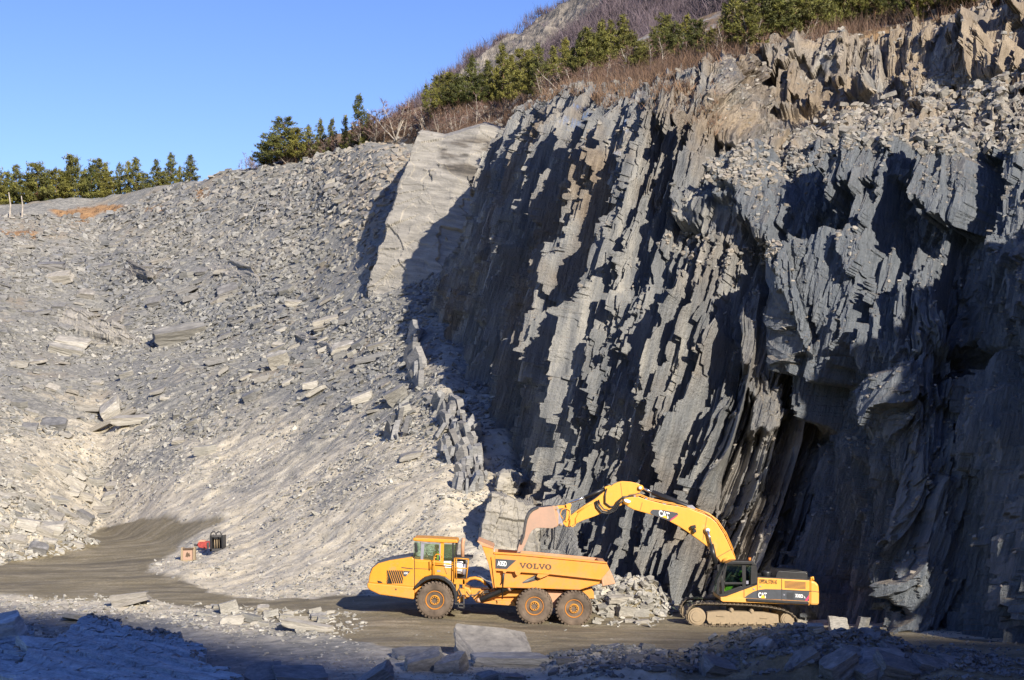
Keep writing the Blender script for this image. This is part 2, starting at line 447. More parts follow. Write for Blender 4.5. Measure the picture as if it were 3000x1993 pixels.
deep = blur(in_poly(csx, csy, [(2380,1300),(2700,1050),(3200,1000),(3200,2000),(2300,2000)]).astype(float), 25, 25)
upw = sstep(400, 330, csy) * sstep(2100, 2200, csx)
leftw = sstep(1950, 1800, csx)
big = facet(A / 4.2, B / 15, 201, (0.9, 0.5))
bigl = facet(A / 4.2, B / 22, 201, (0.3, 0.5))
med = facet(A / 1.5, B / 6.0, 211, (0.8, 0.4))
sml = facet(A / 0.5, B / 4.0, 221, (0.8, 0.5))
tin = facet(A / 0.22, B / 2.2, 231, (0.7, 0.5))
bigp = facet(A / 6.0 + 0.3 * B / 9, B / 7.5 + 3, 241, (0.8, 0.8))
# saw-tooth beds: they step back to the left so the left sides fall into shade
def saw(a, w, seed, b, ex=1.6, lo=0.02):
    s = a / w + 0.9 * fbm(a / (1.7 * w), a * 0 + seed, seed, 2)
    f = s - np.floor(s)
    k = vn(np.floor(s) + 0.5, b / (2.2 * w + 2.0) + 7 * _h(np.floor(s), np.floor(s), seed), seed + 3) * 1.5 + 0.5
    k2 = vn(np.floor(s) + 0.5, b / 1.1 + 3.1, seed + 4)
    ri = np.floor(s)
    seg = b / (1.6 * w + 1.2) * (0.6 + 0.8 * _h(ri, ri, seed + 5)) + 9 * _h(ri, ri * 0 + 3, seed + 6) + 0.35 * f
    k = 0.45 * k + 0.55 * (_h(ri, np.floor(seg), seed + 7) * 1.5 - 0.25)
    return (f ** ex) * np.clip(0.35 + 1.1 * k + 0.35 * k2, lo, 2)
disp = leftw * (0.5 * bigl + 0.5 * facet(A / 1.3, B / 4.5, 212, (0.25, 0.35)) + 0.30 * facet(A / 0.6, B / 1.7, 213, (0.3, 0.4)) + 1.5 * saw(A, 4.6, 301, B, 1.2, .05) + 0.95 * saw(A, 2.1, 302, B, 1.2, .05) + 0.5 * saw(A, 0.95, 309, B, 1.2, .1) + 0.22 * saw(A, 0.42, 310, B, 1.2, .1) - 1.7)
disp += (1 - leftw) * ((1 - 0.95 * plate) * (1 - 0.72 * deep) * (-1.2 + 0.9 * big + 0.55 * med + 1.5 * saw(A, 3.0, 303, B) + 0.8 * saw(A, 1.2, 304, B) + 0.32 * saw(A, 0.5, 308, B)) + plate * (1.5 * bigp + 0.45 * facet(A / 2.2, B / 2.0, 251, (1, 1)) + 0.25 * facet(A / 0.9, B / 1.4, 252, (1, 1))) + deep * (1.2 * facet(A / 5 + .2 * B, B / 9, 253, (0.8, 0.8)) + 0.4 * facet(A / 1.6, B / 3, 254, (.8, .6))))
disp += (0.32 * sml + 0.13 * tin) * (1 - 0.65 * upw) * (1 - 0.8 * plate) * (1 - 0.5 * deep)
disp += 0.10 * fbm(A / 0.5, B / 1.0, 401, 3) + (0.8 - 0.45 * leftw) * fbm(A / 12, B / 12, 402, 2) + 0.07 * fbm(A / 0.25, B / 0.35, 403, 2)
disp = disp * (1 - 0.92 * upw) + upw * (1.9 * facet(A / 4.8 + 0.15 * B, B / 4.5, 312, (0.9, 0.6)) + 1.2 * saw(A, 5.6, 305, B, 1.2) + 0.45 * facet(A / 1.7, B / 1.5, 311, (0.8, 0.8)))
bench_flat = sstep(0.55, 0.8, N0[..., 2])
# joints that cut across the beds, dipping to the right
jc = B + 0.42 * A + 0.8 * fbm(A / 2.5, B / 2.5, 470, 3)
for jw, ja, sd_ in ((3.8, 0.55, 471), (1.5, 0.28, 474)):
    jj = np.floor(jc / jw); jf = jc / jw - jj
    disp += ja * (1 - 0.5 * deep) * (_h(jj, np.floor(A / (1.6 * jw) + 3 * _h(jj, jj, sd_)), sd_ + 1) * 1.6 - 0.8) * (1 - 0.35 * jf)
# big flat cleavage plates that stand proud and turn to the sun
PLM = np.zeros(disp.shape)
for poly_, out_, tilt_ in (([(2310,900),(2345,800),(2480,735),(2560,700),(2600,760),(2560,900),(2525,1060),(2470,1130),(2360,1060)], 2.6, 0.22), ([(1985,600),(2050,560),(2180,640),(2175,740),(2000,665)], 1.2, 0.25),
     ([(2110,545),(2240,470),(2335,540),(2330,640),(2250,725),(2190,610)], 1.6, 0.22), ([(2480,640),(2500,500),(2570,425),(2640,435),(2700,520),(2600,560)], 2.0, 0.22), ([(2740,640),(2745,455),(2860,435),(2900,560),(2830,700)], 2.0, 0.22),
     ([(2640,1860),(2660,1640),(2705,1400),(2780,1360),(2855,1450),(2810,1700),(2720,1860)], 1.6, 0.15), ([(2190,1000),(2260,860),(2300,1000),(2290,1250),(2200,1300)], 1.2, 0.2)):
    mk = blur(in_poly(csx + 40 * fbm(A / 1.2, B / 1.2, 461, 3), csy + 40 * fbm(A / 1.2, B / 1.2, 462, 3), poly_).astype(float), 1, 1)
    ac = (A * mk).sum() / mk.sum()
    disp = disp * (1 - 0.75 * mk) + mk * (out_ - tilt_ * (A - ac) + 0.22 * facet(A / 1.6, B / 2.4, 463, (.6, .6)))
    PLM = np.maximum(PLM, mk)
disp *= 1 - leftw * 0.6 * sstep(425, 470, np.arange(disp.shape[0]))[:, None]
disp *= (1 - 0.65 * bench_flat)
Nd = N0.copy(); Nd[..., 2] *= 0.5; Nd[..., 0] -= 0.05
Nd /= np.linalg.norm(Nd, axis=-1, keepdims=True)
CV = CV + Nd * disp[..., None]
CV[..., 2] += bench_flat * 0.35 * facet(CV[..., 0] / 1.4, CV[..., 1] / 1.4, 421) + 0.25 * (1 - 0.7 * upw) * fbm(A / 1.5, B / 2, 431, 3)
csx, csy = screen(CV)
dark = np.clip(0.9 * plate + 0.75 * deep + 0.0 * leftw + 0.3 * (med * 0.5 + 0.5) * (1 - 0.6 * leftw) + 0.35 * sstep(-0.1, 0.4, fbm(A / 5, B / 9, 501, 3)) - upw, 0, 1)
ochre = np.clip(sstep(2150, 2600, csx) * sstep(380, 230, csy) * (0.7 + 1.5 * fbm(A / 3, B / 3, 511, 3)) + 0.75 * bench_flat * sstep(1900, 2000, csx) * (0.5 + 1.6 * fbm(A / 2, CV[..., 1] / 2, 512, 2)), 0, 0.9)
icem = blur(np.maximum.reduce([in_poly(csx, csy, q).astype(float) for q in (
   [(1672,305),(1700,300),(1725,310),(1690,380),(1665,385)], [(1800,330),(1838,325),(1830,390),(1790,480),(1765,540),(1752,525),(1785,410)])]), 2, 2) * sstep(-0.05, 0.3, fbm(A / 0.35, CV[..., 2] / 9, 521, 3) + 0.05)
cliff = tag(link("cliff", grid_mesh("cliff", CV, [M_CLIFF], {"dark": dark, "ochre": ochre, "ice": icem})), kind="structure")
CN = grid_normals(CV); 
if CN[200, 600, 1] > 0: CN = -CN

# ------------------------------------------------------------------ pale bedding buttress left of the cliff
SC = [
 (0,  [(1150,880,186),(1140,800,188),(1150,650,194),(1200,500,201),(1245,405,207),(1260,395,214)]),
 (2.5,[(1078,860,176.5),(1092,790,177.5),(1135,660,181.5),(1180,520,185.5),(1224,392,190),(1236,383,197)]),
 (6,  [(1150,880,174),(1180,800,175.5),(1210,660,180),(1250,520,184),(1300,402,189),(1305,392,197)]),
 (10, [(1240,900,171),(1270,800,173.5),(1300,660,178),(1345,520,182),(1410,368,188),(1415,360,197)]),
 (14, [(1330,920,168),(1370,800,172),(1400,660,177),(1440,520,181),(1510,392,187),(1515,380,197)]),
]
SC = [(u, [(x, y, D * 0.84) for x, y, D in c]) for u, c in SC]
scols = [[P(*q) for q in c] for _, c in SC]
for c in scols: f = c[0]; c.insert(0, (f[0], f[1] - 1, f[2] - 3))
sus = np.concatenate([np.arange(0, 2.5, 0.05), np.arange(2.5, 14.01, 0.085)])
SV = loft(scols, [u for u, _ in SC], sus, [8, 40, 70, 70, 60, 10])
ssx, ssy = screen(SV)
N1 = grid_normals(SV)
if N1[100, 120, 1] > 0: N1 = -N1
Aq = SV[..., 0] + 0.25 * SV[..., 2]; Bq = SV[..., 2] + 0.28 * SV[..., 0]
bx, by, dx, dy, e = cells(Aq / 4.5 + 0.8 * fbm(Aq / 3, Bq / 3, 611, 3), Bq / 7 + 0.5 * fbm(Aq / 2.0, Bq / 2.0, 612, 3), 601)
sd = 0.7 * (_h(bx, by, 603) - 0.5)
bx2, by2, _, _, _ = cells(Aq / 1.8 + 0.7 * fbm(Aq, Bq, 613, 3), Bq / 0.8 + 0.5 * fbm(Aq, Bq, 614, 2), 621)
sd = sd + 0.16 * (_h(bx2, by2, 623) - 0.5) + 0.07 * fbm(Aq / 1.2, Bq / 0.35, 631, 3) + sstep(1205, 1150, ssx - (800 - ssy) * 0.3) * 0.3 * facet(SV[..., 1] / 0.8, Bq / 2, 641)
sd = 0.55 * sd
SV = SV + N1 * sd[..., None]
sdark = blur(in_poly(ssx, ssy, [(1285,420),(1400,400),(1500,420),(1470,480),(1440,560),(1370,520),(1300,500)]).astype(float), 10, 10) * sstep(-0.25, 0.15, fbm(Aq / 2.0, Bq / 0.7, 651, 3) + 0.1)
slab_o = tag(link("rock_face", grid_mesh("rock_face", SV, [M_SLAB], {"dark": sdark})), kind="structure")

# ------------------------------------------------------------------ rock outcrops standing out of the slope
def outcrop(name, quad, back, seed, mat, jag=0.0, plan=0.3, res=0.06, darkv=0.0):
    """quad: bottom-left, bottom-right, top-right, top-left as (px, py, D)"""
    bl, br, tr, tl = [np.array(P(*q)) for q in quad]
    bk = np.array([0.0, back, 0.0])
    def col(b, t): return [b - np.array([0, 0, 1.5]), b, t, t + bk * 0.5 + np.array([0, 0, 0.1]), t + bk + np.array([0, 0, -1.5])]
    m1b, m1t = (bl * .5 + br * .5), (tl * .5 + tr * .5)
    cols = [col(bl + bk, tl + bk), col(bl, tl), col(m1b, m1t), col(br, tr), col(br + bk, tr + bk)]
    w = np.linalg.norm(br - bl); h = np.linalg.norm(tl - bl)
    us = np.concatenate([np.linspace(0, 1, 12, endpoint=False), np.linspace(1, 3, max(12, int(w / res))), np.linspace(3, 4, 12)[1:]])
    V = loft(cols, [0, 1, 2, 3, 4], us, [4, max(12, int(h / res)), 10, 6])
    n = grid_normals(V)
    if n[V.shape[0] // 3, V.shape[1] // 2, 1] > 0: n = -n
    n = blur(n, 4, 4)
    a = V[..., 0] - 0.25 * V[..., 2] + 0.3 * V[..., 1] + 0.3 * fbm(V[..., 0] / 1.5, V[..., 2] / 1.5, seed, 2); b = V[..., 2] + 0.3 * V[..., 0]
    a2 = V[..., 0] - 0.2 * V[..., 2] + 0.5 * V[..., 1]
    d = jag * (0.7 * facet(a2 / 1.1, b / 4, seed + 1, (0.6, 0.5)) + 0.9 * (a2 / 0.7 - np.floor(a2 / 0.7)) * (0.4 + _h(np.floor(a2 / .7), np.floor(a2 / .7) * 0, seed + 2)) + 0.6 * facet(a2 / 0.45, b / 1.8, seed + 3) + 0.25 * facet(a2 / 0.2, b / 0.8, seed + 8))
    d = d + plan * (0.5 * (facet(a / 2.6, b / 0.9, seed + 4, (0.2, 0.2))) + 0.25 * facet(a / 0.9, b / 0.4, seed + 6, (0.3, 0.3)) + 0.4 * fbm(a, b / 0.4, seed + 5, 3))
    V = V + n * d[..., None]
    V[..., 2] += (jag * 0.5 + plan * 0.3) * fbm(a / 0.8, b / 3, seed + 9, 3) + jag * 1.3 * facet(a2 / 0.6, a2 * 0 + 0.5, seed + 10, (0.5, 0)) * np.linspace(0, 1.4, V.shape[0])[:, None].clip(0, 1) ** 2
    me = grid_mesh(name, V, [mat], {"dark": np.full(V.shape[:2], darkv), "ochre": np.zeros(V.shape[:2]), "ice": np.zeros(V.shape[:2])})
    return tag(link(name, me), kind="structure")

GSX, GSY = screen(GV)
def ground_at(px, py):
    d = (GSX - px) ** 2 + (GSY - py) ** 2 + np.where(GV[..., 1] > 262, 1e9, 0)
    i = np.unravel_index(np.argmin(d), d.shape)
    return GV[i], GN[i]
def G4(quad, push):
    """quad of photo points whose foot lies on the ground; the top stands push metres behind the foot"""
    out = []
    for k, (x, y) in enumerate(quad):
        if k < 2: out.append((x, y, ground_at(x, y)[0][1] - 0.1))
        else: out.append((x, y, out[1 if k == 2 else 0][2] + push))
    return out
for q, push, back, sd_, mt, jag, plan, rs, dv in (
    ([(1398,1612),(1580,1632),(1562,1475),(1442,1452)], 1.2, 4, 700, M_SLAB, 0.10, 0.25, .06, 0),
    ([(1440,1490),(1560,1500),(1560,1425),(1470,1395)], 1.0, 3, 710, M_SLAB, 0.2, 0.4, .06, 0),
    ([(1590,1650),(1760,1740),(1760,1660),(1600,1580)], 1.5, 4, 735, M_CLIFF, 1.0, 0.2, .06, 0),
    ([(170,945),(420,1010),(330,945),(190,895)], 4.0, 2, 740, M_SLAB, 0.05, 0.4, .12, 0),
    ([(600,785),(765,832),(735,785),(630,752)], 4.0, 2, 750, M_SLAB, 0.05, 0.4, .14, 0),
    ([(340,800),(470,850),(430,795),(360,755)], 4.0, 2, 755, M_SLAB, 0.1, 0.4, .14, .5),
    ([(850,1010),(985,1040),(960,1000),(870,975)], 3.0, 2, 756, M_SLAB, 0.05, 0.4, .1, 0)):
    outcrop("rock_outcrop", G4(q, push), back, sd_, mt, jag, plan, rs, dv)

# big dipping bedding slab in the left foreground, in the shade of the hill behind the camera
M_LEDGE = m_stone("ledge_slate", (0.24, 0.31, 0.36), (0.40, 0.48, 0.53), 0.1)
LEDGES = []
def ledge(name, pts, seed, thick):
    V = np.array([P(*q) for q in pts])
    bl, br, tr, tl = V
    nu, nv = 150, 110
    uu, vv = np.meshgrid(np.linspace(0, 1, nu), np.linspace(0, 1, nv))
    G = (bl * (1 - uu[..., None]) + br * uu[..., None]) * (1 - vv[..., None]) + (tl * (1 - uu[..., None]) + tr * uu[..., None]) * vv[..., None]
    G[..., 0] += 1.0 * fbm(vv * 7, uu * 0 + 1.5, seed, 5, .6); G[..., 1] += 1.6 * fbm(uu * 8, vv * 0 + 2.5, seed + 1, 5, .6) * vv
    s = G[..., 0] * 0.7 + G[..., 1]
    G[..., 2] += 0.09 * facet(G[..., 0] / 3.4, s / 0.7, seed + 2, (0.3, 0.3)) + 0.03 * facet(G[..., 0] / 0.8, s / 0.5, seed + 7, (0.3, 0.3)) + 0.05 * fbm(G[..., 0] / 0.8, s / 0.25, seed + 3, 4) + 0.12 * fbm(G[..., 0] / 3, G[..., 1] / 3, seed + 4, 2)
    e = np.minimum(np.minimum(uu, 1 - uu), np.minimum(vv, 1 - vv))
    rim = (e < 1e-6)
    G[..., 2] -= rim * thick
    LEDGES.append(G)
    return grid_mesh(name, G, [M_LEDGE], {"tone": np.clip(0.95 + 0.35 * fbm(G[..., 0] / 1.5, s / 0.3, seed + 6, 4), .4, 1.4), "warm": np.zeros(G.shape[:2])})
tag(link("rock_outcrop", ledge("rock_outcrop", [(-160,2140,43),(720,2010,52.5),(560,1885,60.5),(232,1800,63)], 760, 2.2)), kind="structure")
tag(link("rock_outcrop", ledge("rock_outcrop", [(-200,2050,48),(75,1990,52),(62,1830,60.5),(-120,1812,62)], 770, 1.8)), kind="structure")

# ------------------------------------------------------------------ wooded hillside above the quarry and the mountain behind it
def m_hill():
    t = NT("heath_hillside")
    co = t.coords(); n1 = t.noise(co, 0.25, 5, 0.6); n2 = t.noise(co, 2.0, 5, 0.7)
    c = t.ramp(n2, [(0.3, (0.10, 0.065, 0.035)), (0.55, (0.24, 0.155, 0.08)), (0.75, (0.36, 0.26, 0.15))])
    c = t.mix(t.rng(n1, 0.50, 0.62), c, t.ramp(n2, [(0.3, (0.20, 0.19, 0.17)), (0.7, (0.40, 0.37, 0.32))]))
    t.color(c); t.set(Roughness=0.9); t.bump(n2, 0.9, 0.3); return t.m
def m_mount():
    t = NT("mountain_rock")
    co = t.coords(); n1 = t.noise(t.coords((1, 1, 0.5), (0, math.radians(35), 0)), 0.03, 6, 0.65); n2 = t.noise(co, 0.15, 6, 0.7)
    rock = t.ramp(n2, [(0.32, (0.06, 0.058, 0.055)), (0.5, (0.165, 0.145, 0.125)), (0.66, (0.32, 0.28, 0.23))])
    wood = t.ramp(n2, [(0.3, (0.060, 0.047, 0.048)), (0.7, (0.125, 0.098, 0.098))])
    f = t.rng(t.math('ADD', t.attr("rock"), t.math('MULTIPLY', t.math('SUBTRACT', n1, 0.5), 1.8)), 0.4, 0.6)
    t.color(t.mix(f, wood, rock)); t.set(Roughness=0.95); t.bump(t.math('ADD', n2, n1), 1.0, 3.0); return t.m
HC = [
 (-1,  [(545,225.0),(535,228.0),(540,238.0),(545,255.0),(560,300.0)], 640),
 (-.5,  [(510,214.0),(496,217.0),(492,228.0),(500,245.0),(520,290.0)], 760),
 (0,  [(478,211.1),(462,214.2),(446,224.4),(438,238.7),(465,280.5)], 870),
 (1,  [(442,202.7),(426,205.9),(405,216.3),(395,230.9),(430,275.9)], 1000),
 (2,  [(413,192.9),(398,196.1),(375,206.7),(358,220.5),(385,259.7)], 1100),
 (3,  [(408,187.4),(398,189.6),(345,200.2),(315,219.4),(330,260.9)], 1225),
 (4,  [(430,166.1),(402,168.3),(312,186.4),(275,213.0),(290,255.6)], 1330),
 (5,  [(430,159.0),(385,161.1),(290,182.3),(240,212.0),(240,254.4)], 1490),
 (6,  [(330,149.1),(296,152.2),(245,173.2),(205,201.6),(195,246.8)], 1570),
 (7,  [(275,125.7),(250,128.8),(205,152.4),(165,185.4),(150,236.9)], 1700),
 (8,  [(270,112.0),(244,115.0),(190,138.0),(150,170.0),(120,230.0)], 1850),
 (9,  [(240,107.0),(212,109.0),(160,128.0),(120,150.0),(70,210.0)], 2000),
 (10, [(180,104.0),(155,106.0),(110,125.0),(80,145.0),(20,200.0)], 2130),
 (11, [(145,107.0),(118,109.0),(85,122.0),(45,140.0),(-60,190.0)], 2350),
 (12, [(95,109.0),(70,112.0),(35,125.0),(0,140.0),(-150,190.0)], 2600),
 (13, [(10,104.0),(-35,107.0),(-75,120.0),(-120,140.0),(-300,190.0)], 3000),
 (14, [(-250,94.0),(-310,97.0),(-400,110.0),(-500,130.0),(-700,180.0)], 3700)]
hcols = [[P(px, *q) for q in c] for _, c, px in HC]
for c in hcols: c.insert(0, (c[0][0], c[0][1] - 0.2, c[0][2] - 9.0))
HV = loft(hcols, [u for u, _, _ in HC], np.linspace(-1, 14, 620), [4, 10, 36, 36, 12])
HV = blur(HV, 6, 3)
HV[..., 2] += (0.9 * fbm(HV[..., 0] / 7, HV[..., 1] / 7, 801, 4) + 0.25 * fbm(HV[..., 0] / 2, HV[..., 1] / 2, 805, 3)) * np.clip(np.linspace(-0.4, 3, HV.shape[0]), 0, 1)[:, None]
tag(link("hillside", grid_mesh("hillside", HV, [m_hill()])), kind="structure")
HN = grid_normals(HV); HN *= np.sign(HN[..., 2:3])
HSX, HSY = screen(HV)

MC = [(1000,[(480,420),(430,560),(470,760)]),(1200,[(420,400),(332,560),(400,760)]),(1320,[(370,390),(226,590),(330,760)]),(1400,[(350,380),(160,610),(250,760)]),(1480,[(330,370),(104,630),(200,760)]),
      (1560,[(310,360),(58,650),(150,780)]),(1660,[(290,350),(0,660),(80,780)]),(1900,[(250,330),(-150,640),(-80,780)]),(2300,[(220,310),(-330,600),(-280,780)]),(3000,[(150,300),(-520,560),(-500,780)]),(3800,[(100,300),(-700,560),(-680,780)])]
MV = loft([[P(px, *q) for q in c] for px, c in MC], [p for p, _ in MC], np.concatenate([np.arange(1000, 2300, 4), np.arange(2300, 3801, 20)]), [190, 12])
MV = blur(MV, 10, 3)
mr = np.clip(np.linspace(0, 1.3, MV.shape[0]), 0, 1)[:, None]
a_ = MV[..., 0] + 0.6 * MV[..., 2]
MV[..., 2] += (12 * fbm(MV[..., 0] / 70, MV[..., 1] / 70, 851, 6, .6) + 9 * fbm(a_ / 16, MV[..., 1] / 16, 855, 5, .65)) * (1 - 0.55 * mr)
msx, msy = screen(MV)
mrock = blur(in_poly(msx, msy, [(1150,500),(1300,250),(1480,110),(1640,10),(1700,-40),(1790,-30),(1760,20),(1640,110),(1540,180),(1460,240),(1330,330)]).astype(float), 6, 6)
tag(link("mountain", grid_mesh("mountain", MV, [m_mount()], {"rock": mrock}, smooth=False)), kind="structure")
MN = grid_normals(MV)

# the hill behind the camera that shades the foreground
SS = Vector((math.sin(SUN_AZ), -math.cos(SUN_AZ))); ST = Vector((math.cos(SUN_AZ), math.sin(SUN_AZ)))
TERM = [(-400,1800,76),(0,1805,75),(350,1835,70.5),(620,1890,65.5),(1000,1945,59.2),(1300,1938,59.8),(1600,1930,60.3),(1800,1920,61.5),(2050,1868,66.3),(2500,1862,67.5),(2900,1875,66)]
LH = 400.0
tt, hh = [], []
for q in TERM:
    p = P(*q); v = Vector((p[0], p[1]))
    tt.append(v.dot(ST)); hh.append((LH - v.dot(SS)) * math.tan(SUN_EL) + p[2])
tg = np.concatenate([np.linspace(-420, -15, 30), np.linspace(-14, 60, 90), np.linspace(62, 420, 30)])
hg = np.interp(tg, tt, hh) + 3 * fbm(tg / 6, tg * 0, 870, 3) * 0.5 - 0.15 * np.maximum(0, np.abs(tg - 20) - 60)
rows_ = []
for off, hm in ((-170, 0.0), (-90, 0.55), (0, 1.0), (120, 0.5), (260, 0.0)):
    s_ = LH + off
    rows_.append(np.stack([SS.x * s_ + ST.x * tg, SS.y * s_ + ST.y * tg, hg * hm - (6 if hm == 0 else 0)], -1))
tag(link("hill", grid_mesh("hill", np.array(rows_), [m_hill()])), kind="structure")

# ------------------------------------------------------------------ rubble
def rubble(name, pos, nrm, size, thick, tone, warm, mat, label, pref=None, tilt=0.5, k=6, seed=1):
    r = np.random.default_rng(seed); N = len(pos)
    n = nrm + r.normal(0, tilt, (N, 3)); n[:, 2] += 0.15
    n /= np.linalg.norm(n, axis=1, keepdims=True)
    p = np.tile(np.array(pref if pref is not None else (1, 0, 0), float), (N, 1)) + r.normal(0, 0.18 if name == 'slate_shards' else 0.7, (N, 3))
    t1 = p - n * (p * n).sum(1, keepdims=True); t1 /= np.linalg.norm(t1, axis=1, keepdims=True)
    t2 = np.cross(n, t1)
    ang = (np.arange(k)[None] + r.uniform(-0.45, 0.45, (N, k))) / k * 2 * np.pi
    rad = size[:, None] * 0.5 * r.uniform(0.65, 1.05, (N, k))
    asp = r.uniform(0.32, 0.85, (N, 1))
    ox, oy = np.cos(ang) * rad, np.sin(ang) * rad * asp
    th = thick[:, None]
    top = pos[:, None] + t1[:, None] * (ox * r.uniform(.8, 1, (N, 1)))[..., None] + t2[:, None] * (oy * r.uniform(.8, 1, (N, 1)))[..., None] + n[:, None] * (th * (0.75 + r.uniform(-.1, .1, (N, k))))[..., None]
    bot = pos[:, None] + t1[:, None] * ox[..., None] + t2[:, None] * oy[..., None] - n[:, None] * (th * 0.35)[..., None]
    V = np.concatenate([bot, top], 1).reshape(-1, 3)
    base = np.arange(N)[:, None] * 2 * k
    i = np.arange(k); j = (i + 1) % k
    sides = np.stack([i, j, j + k, i + k], -1).reshape(-1)
    fl = np.concatenate([base + (i + k)[None], base + i[::-1][None], base + sides[None]], 1)
    lens = np.concatenate([[k, k], np.full(k, 4)])
    st = np.concatenate([[0], np.cumsum(lens)[:-1]])
    ls = (np.arange(N)[:, None] * lens.sum() + st[None]).ravel()
    me = fast_mesh(name, V, fl.ravel(), ls, [mat], {"tone": np.repeat(tone, 2 * k), "warm": np.repeat(warm, 2 * k)})
    o = link(name, me)
    return tag(o, label, "rubble", kind="stuff")

def pick(V, Nn, SX, SY, mask, n, rng):
    w = mask.ravel().astype(float)
    # weight by screen area of the cell so that stones spread evenly over the picture
    ax = np.abs(np.gradient(SX, axis=1) * np.gradient(SY, axis=0)).ravel()
    w = w * np.clip(ax, 0, 60)
    idx = rng.choice(len(w), n, p=w / w.sum())
    return V.reshape(-1, 3)[idx], Nn.reshape(-1, 3)[idx], SX.ravel()[idx], SY.ravel()[idx]

GN *= np.sign(GN[..., 2:3]); 
vis = (GSX > -40) & (GSX < 3040) & (GSY > 380) & (GSY < 2020)
off = 1 - np.clip(road * 1.25, 0, 1)
rg = np.random.default_rng(5)
cl = sstep(-0.15, 0.25, fbm(X / 9, Y / 9, 901, 3))
left_of_cliff = GSX < np.interp(GSY, [380, 800, 1000, 1300, 1600, 1800], [1500, 1330, 1420, 1540, 1620, 1850])
dens = off * vis * left_of_cliff * (0.25 + 0.75 * cl) * np.where(GSY < 760, 1.6, np.where(GSY < 1150, 1.15, 0.75)) * (Y < 228)
def slope_rubble(n, lo, hi, seed, mask, mat, lab, tilt=0.45, tlo=0.7, thi=1.3, wbase=0.0):
    p, nn, qx, qy = pick(GV, GN, GSX, GSY, mask, n, rg)
    s = (lo + (hi - lo) * rg.random(n) ** 2.2) * p[:, 1] / F
    th = s * (0.05 + 0.22 * rg.random(n) ** 1.5)
    p = p + rg.normal(0, 0.12, p.shape) * np.array([1, 1, 0])
    tone = rg.uniform(tlo, thi, n)
    warm = np.clip(rg.random(n) ** 3 * 0.9 * sstep(900, 400, qy) + 0.9 * sstep(950, 1080, qx) * sstep(900, 600, qy) * rg.random(n) + wbase * rg.random(n), 0, 1)
    return rubble("slate_rubble", p, nn, s, th, tone, warm, mat, lab, (0.85, 0.2, -0.35), tilt, 5, seed)
slope_rubble(14000, 5, 13, 21, dens * (0.6 + sstep(900, 1200, GSY)), M_STONE, "small broken slate chips strewn over the whole rubble slope")
slope_rubble(21000, 10, 40, 22, dens * (GSY < 1280) * np.where(GSY < 760, 1.4, 1), M_STONE, "grey slate rubble covering the upper slope below the skyline")
slope_rubble(5200, 9, 30, 23, dens * (GSY > 950) * (0.15 + cl), M_STONE_PALE, "pale slate pieces scattered over the dusty lower slope", 0.6)
slope_rubble(11000, 4, 16, 34, dens * (GSY > 1150) + 0.5 * off * vis * left_of_cliff * (GSY > 1350) * (GSY < 1760), M_STONE_PALE, "pale chips and grit scattered over the foot of the slope", 0.5)
band = np.maximum.reduce([blur(in_poly(GSX, GSY, q_).astype(float), 6, 6) for q_ in ([(430,880),(700,820),(980,850),(1000,930),(760,1000),(560,960)], [(60,740),(420,740),(620,840),(380,880),(120,830)], [(760,1050),(1060,1000),(1240,1090),(1230,1190),(1060,1180),(880,1110)], [(250,470 + 100),(900,520),(1120,500),(1080,620),(600,660),(300,640)])])
slope_rubble(3600, 14, 44, 35, band * dens, M_STONE_DARK, "darker slate slabs lying in bands across the rubble slope", 0.5)
slope_rubble(900, 14, 40, 24, ((hx2 > 0.05) * vis).astype(float), M_STONE_PALE, "pale broken slate heaped beside the road on the left", 0.7)
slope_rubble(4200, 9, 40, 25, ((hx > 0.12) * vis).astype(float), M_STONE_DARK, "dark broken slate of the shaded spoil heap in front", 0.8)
row_mask = blur(in_poly(GSX, GSY, [(0,1752),(330,1745),(560,1775),(1000,1790),(1080,1830),(1000,1870),(700,1860),(420,1815),(200,1800),(0,1830)]).astype(float), 3, 3)
slope_rubble(1300, 8, 30, 26, row_mask, M_STONE_PALE, "pale slate pieces strewn along the near edge of the road", 0.7)
slope_rubble(1500, 5, 14, 27, ((GSY > 1740) * vis).astype(float) * (0.2 + off), M_STONE, "stray gravel and chips lying on the quarry floor", 0.4)
slope_rubble(1100, 14, 46, 28, ((hx3 > 0.04) * 1.0 + 0.25 * in_poly(GSX, GSY, [(1690,1838),(1740,1790),(1960,1800),(1980,1828),(1900,1836)])), M_STONE_PALE, "pale rubble heaped at the cliff foot behind the hauler", 0.8)
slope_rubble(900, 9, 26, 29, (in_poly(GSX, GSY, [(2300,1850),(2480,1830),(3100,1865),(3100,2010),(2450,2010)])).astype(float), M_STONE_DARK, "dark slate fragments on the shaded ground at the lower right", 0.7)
# upright shards where the beds break through the scree
for i_, (q_, n_) in enumerate((([(1290,1345),(1345,1360),(1350,1230),(1330,1180),(1288,1170)], 85), ([(1335,1435),(1425,1450),(1410,1310),(1370,1260),(1335,1270)], 100), ([(1198,1140),(1232,1140),(1228,1000),(1210,950)], 34), ([(1120,1290),(1200,1300),(1190,1240),(1130,1230)], 14))):
    p_, nn_, _, _ = pick(GV, GN, GSX, GSY, in_poly(GSX, GSY, q_).astype(float), n_, rg)
    s_ = (34 + 85 * rg.random(n_) ** 1.4) * p_[:, 1] / F
    rubble("slate_shards", p_ + np.array([0, 0, .12]) * s_[:, None], np.tile(np.array([-0.92, -0.34, -0.10]), (n_, 1)), s_, s_ * rg.uniform(.06, .17, n_), rg.uniform(.8, 1.5, n_), rg.random(n_) * .4, M_STONE_DARK, "jagged upright slate shards sticking out of the scree near the cliff foot", (0.25, 0.1, 1.0), 0.22, 6, 160 + i_)
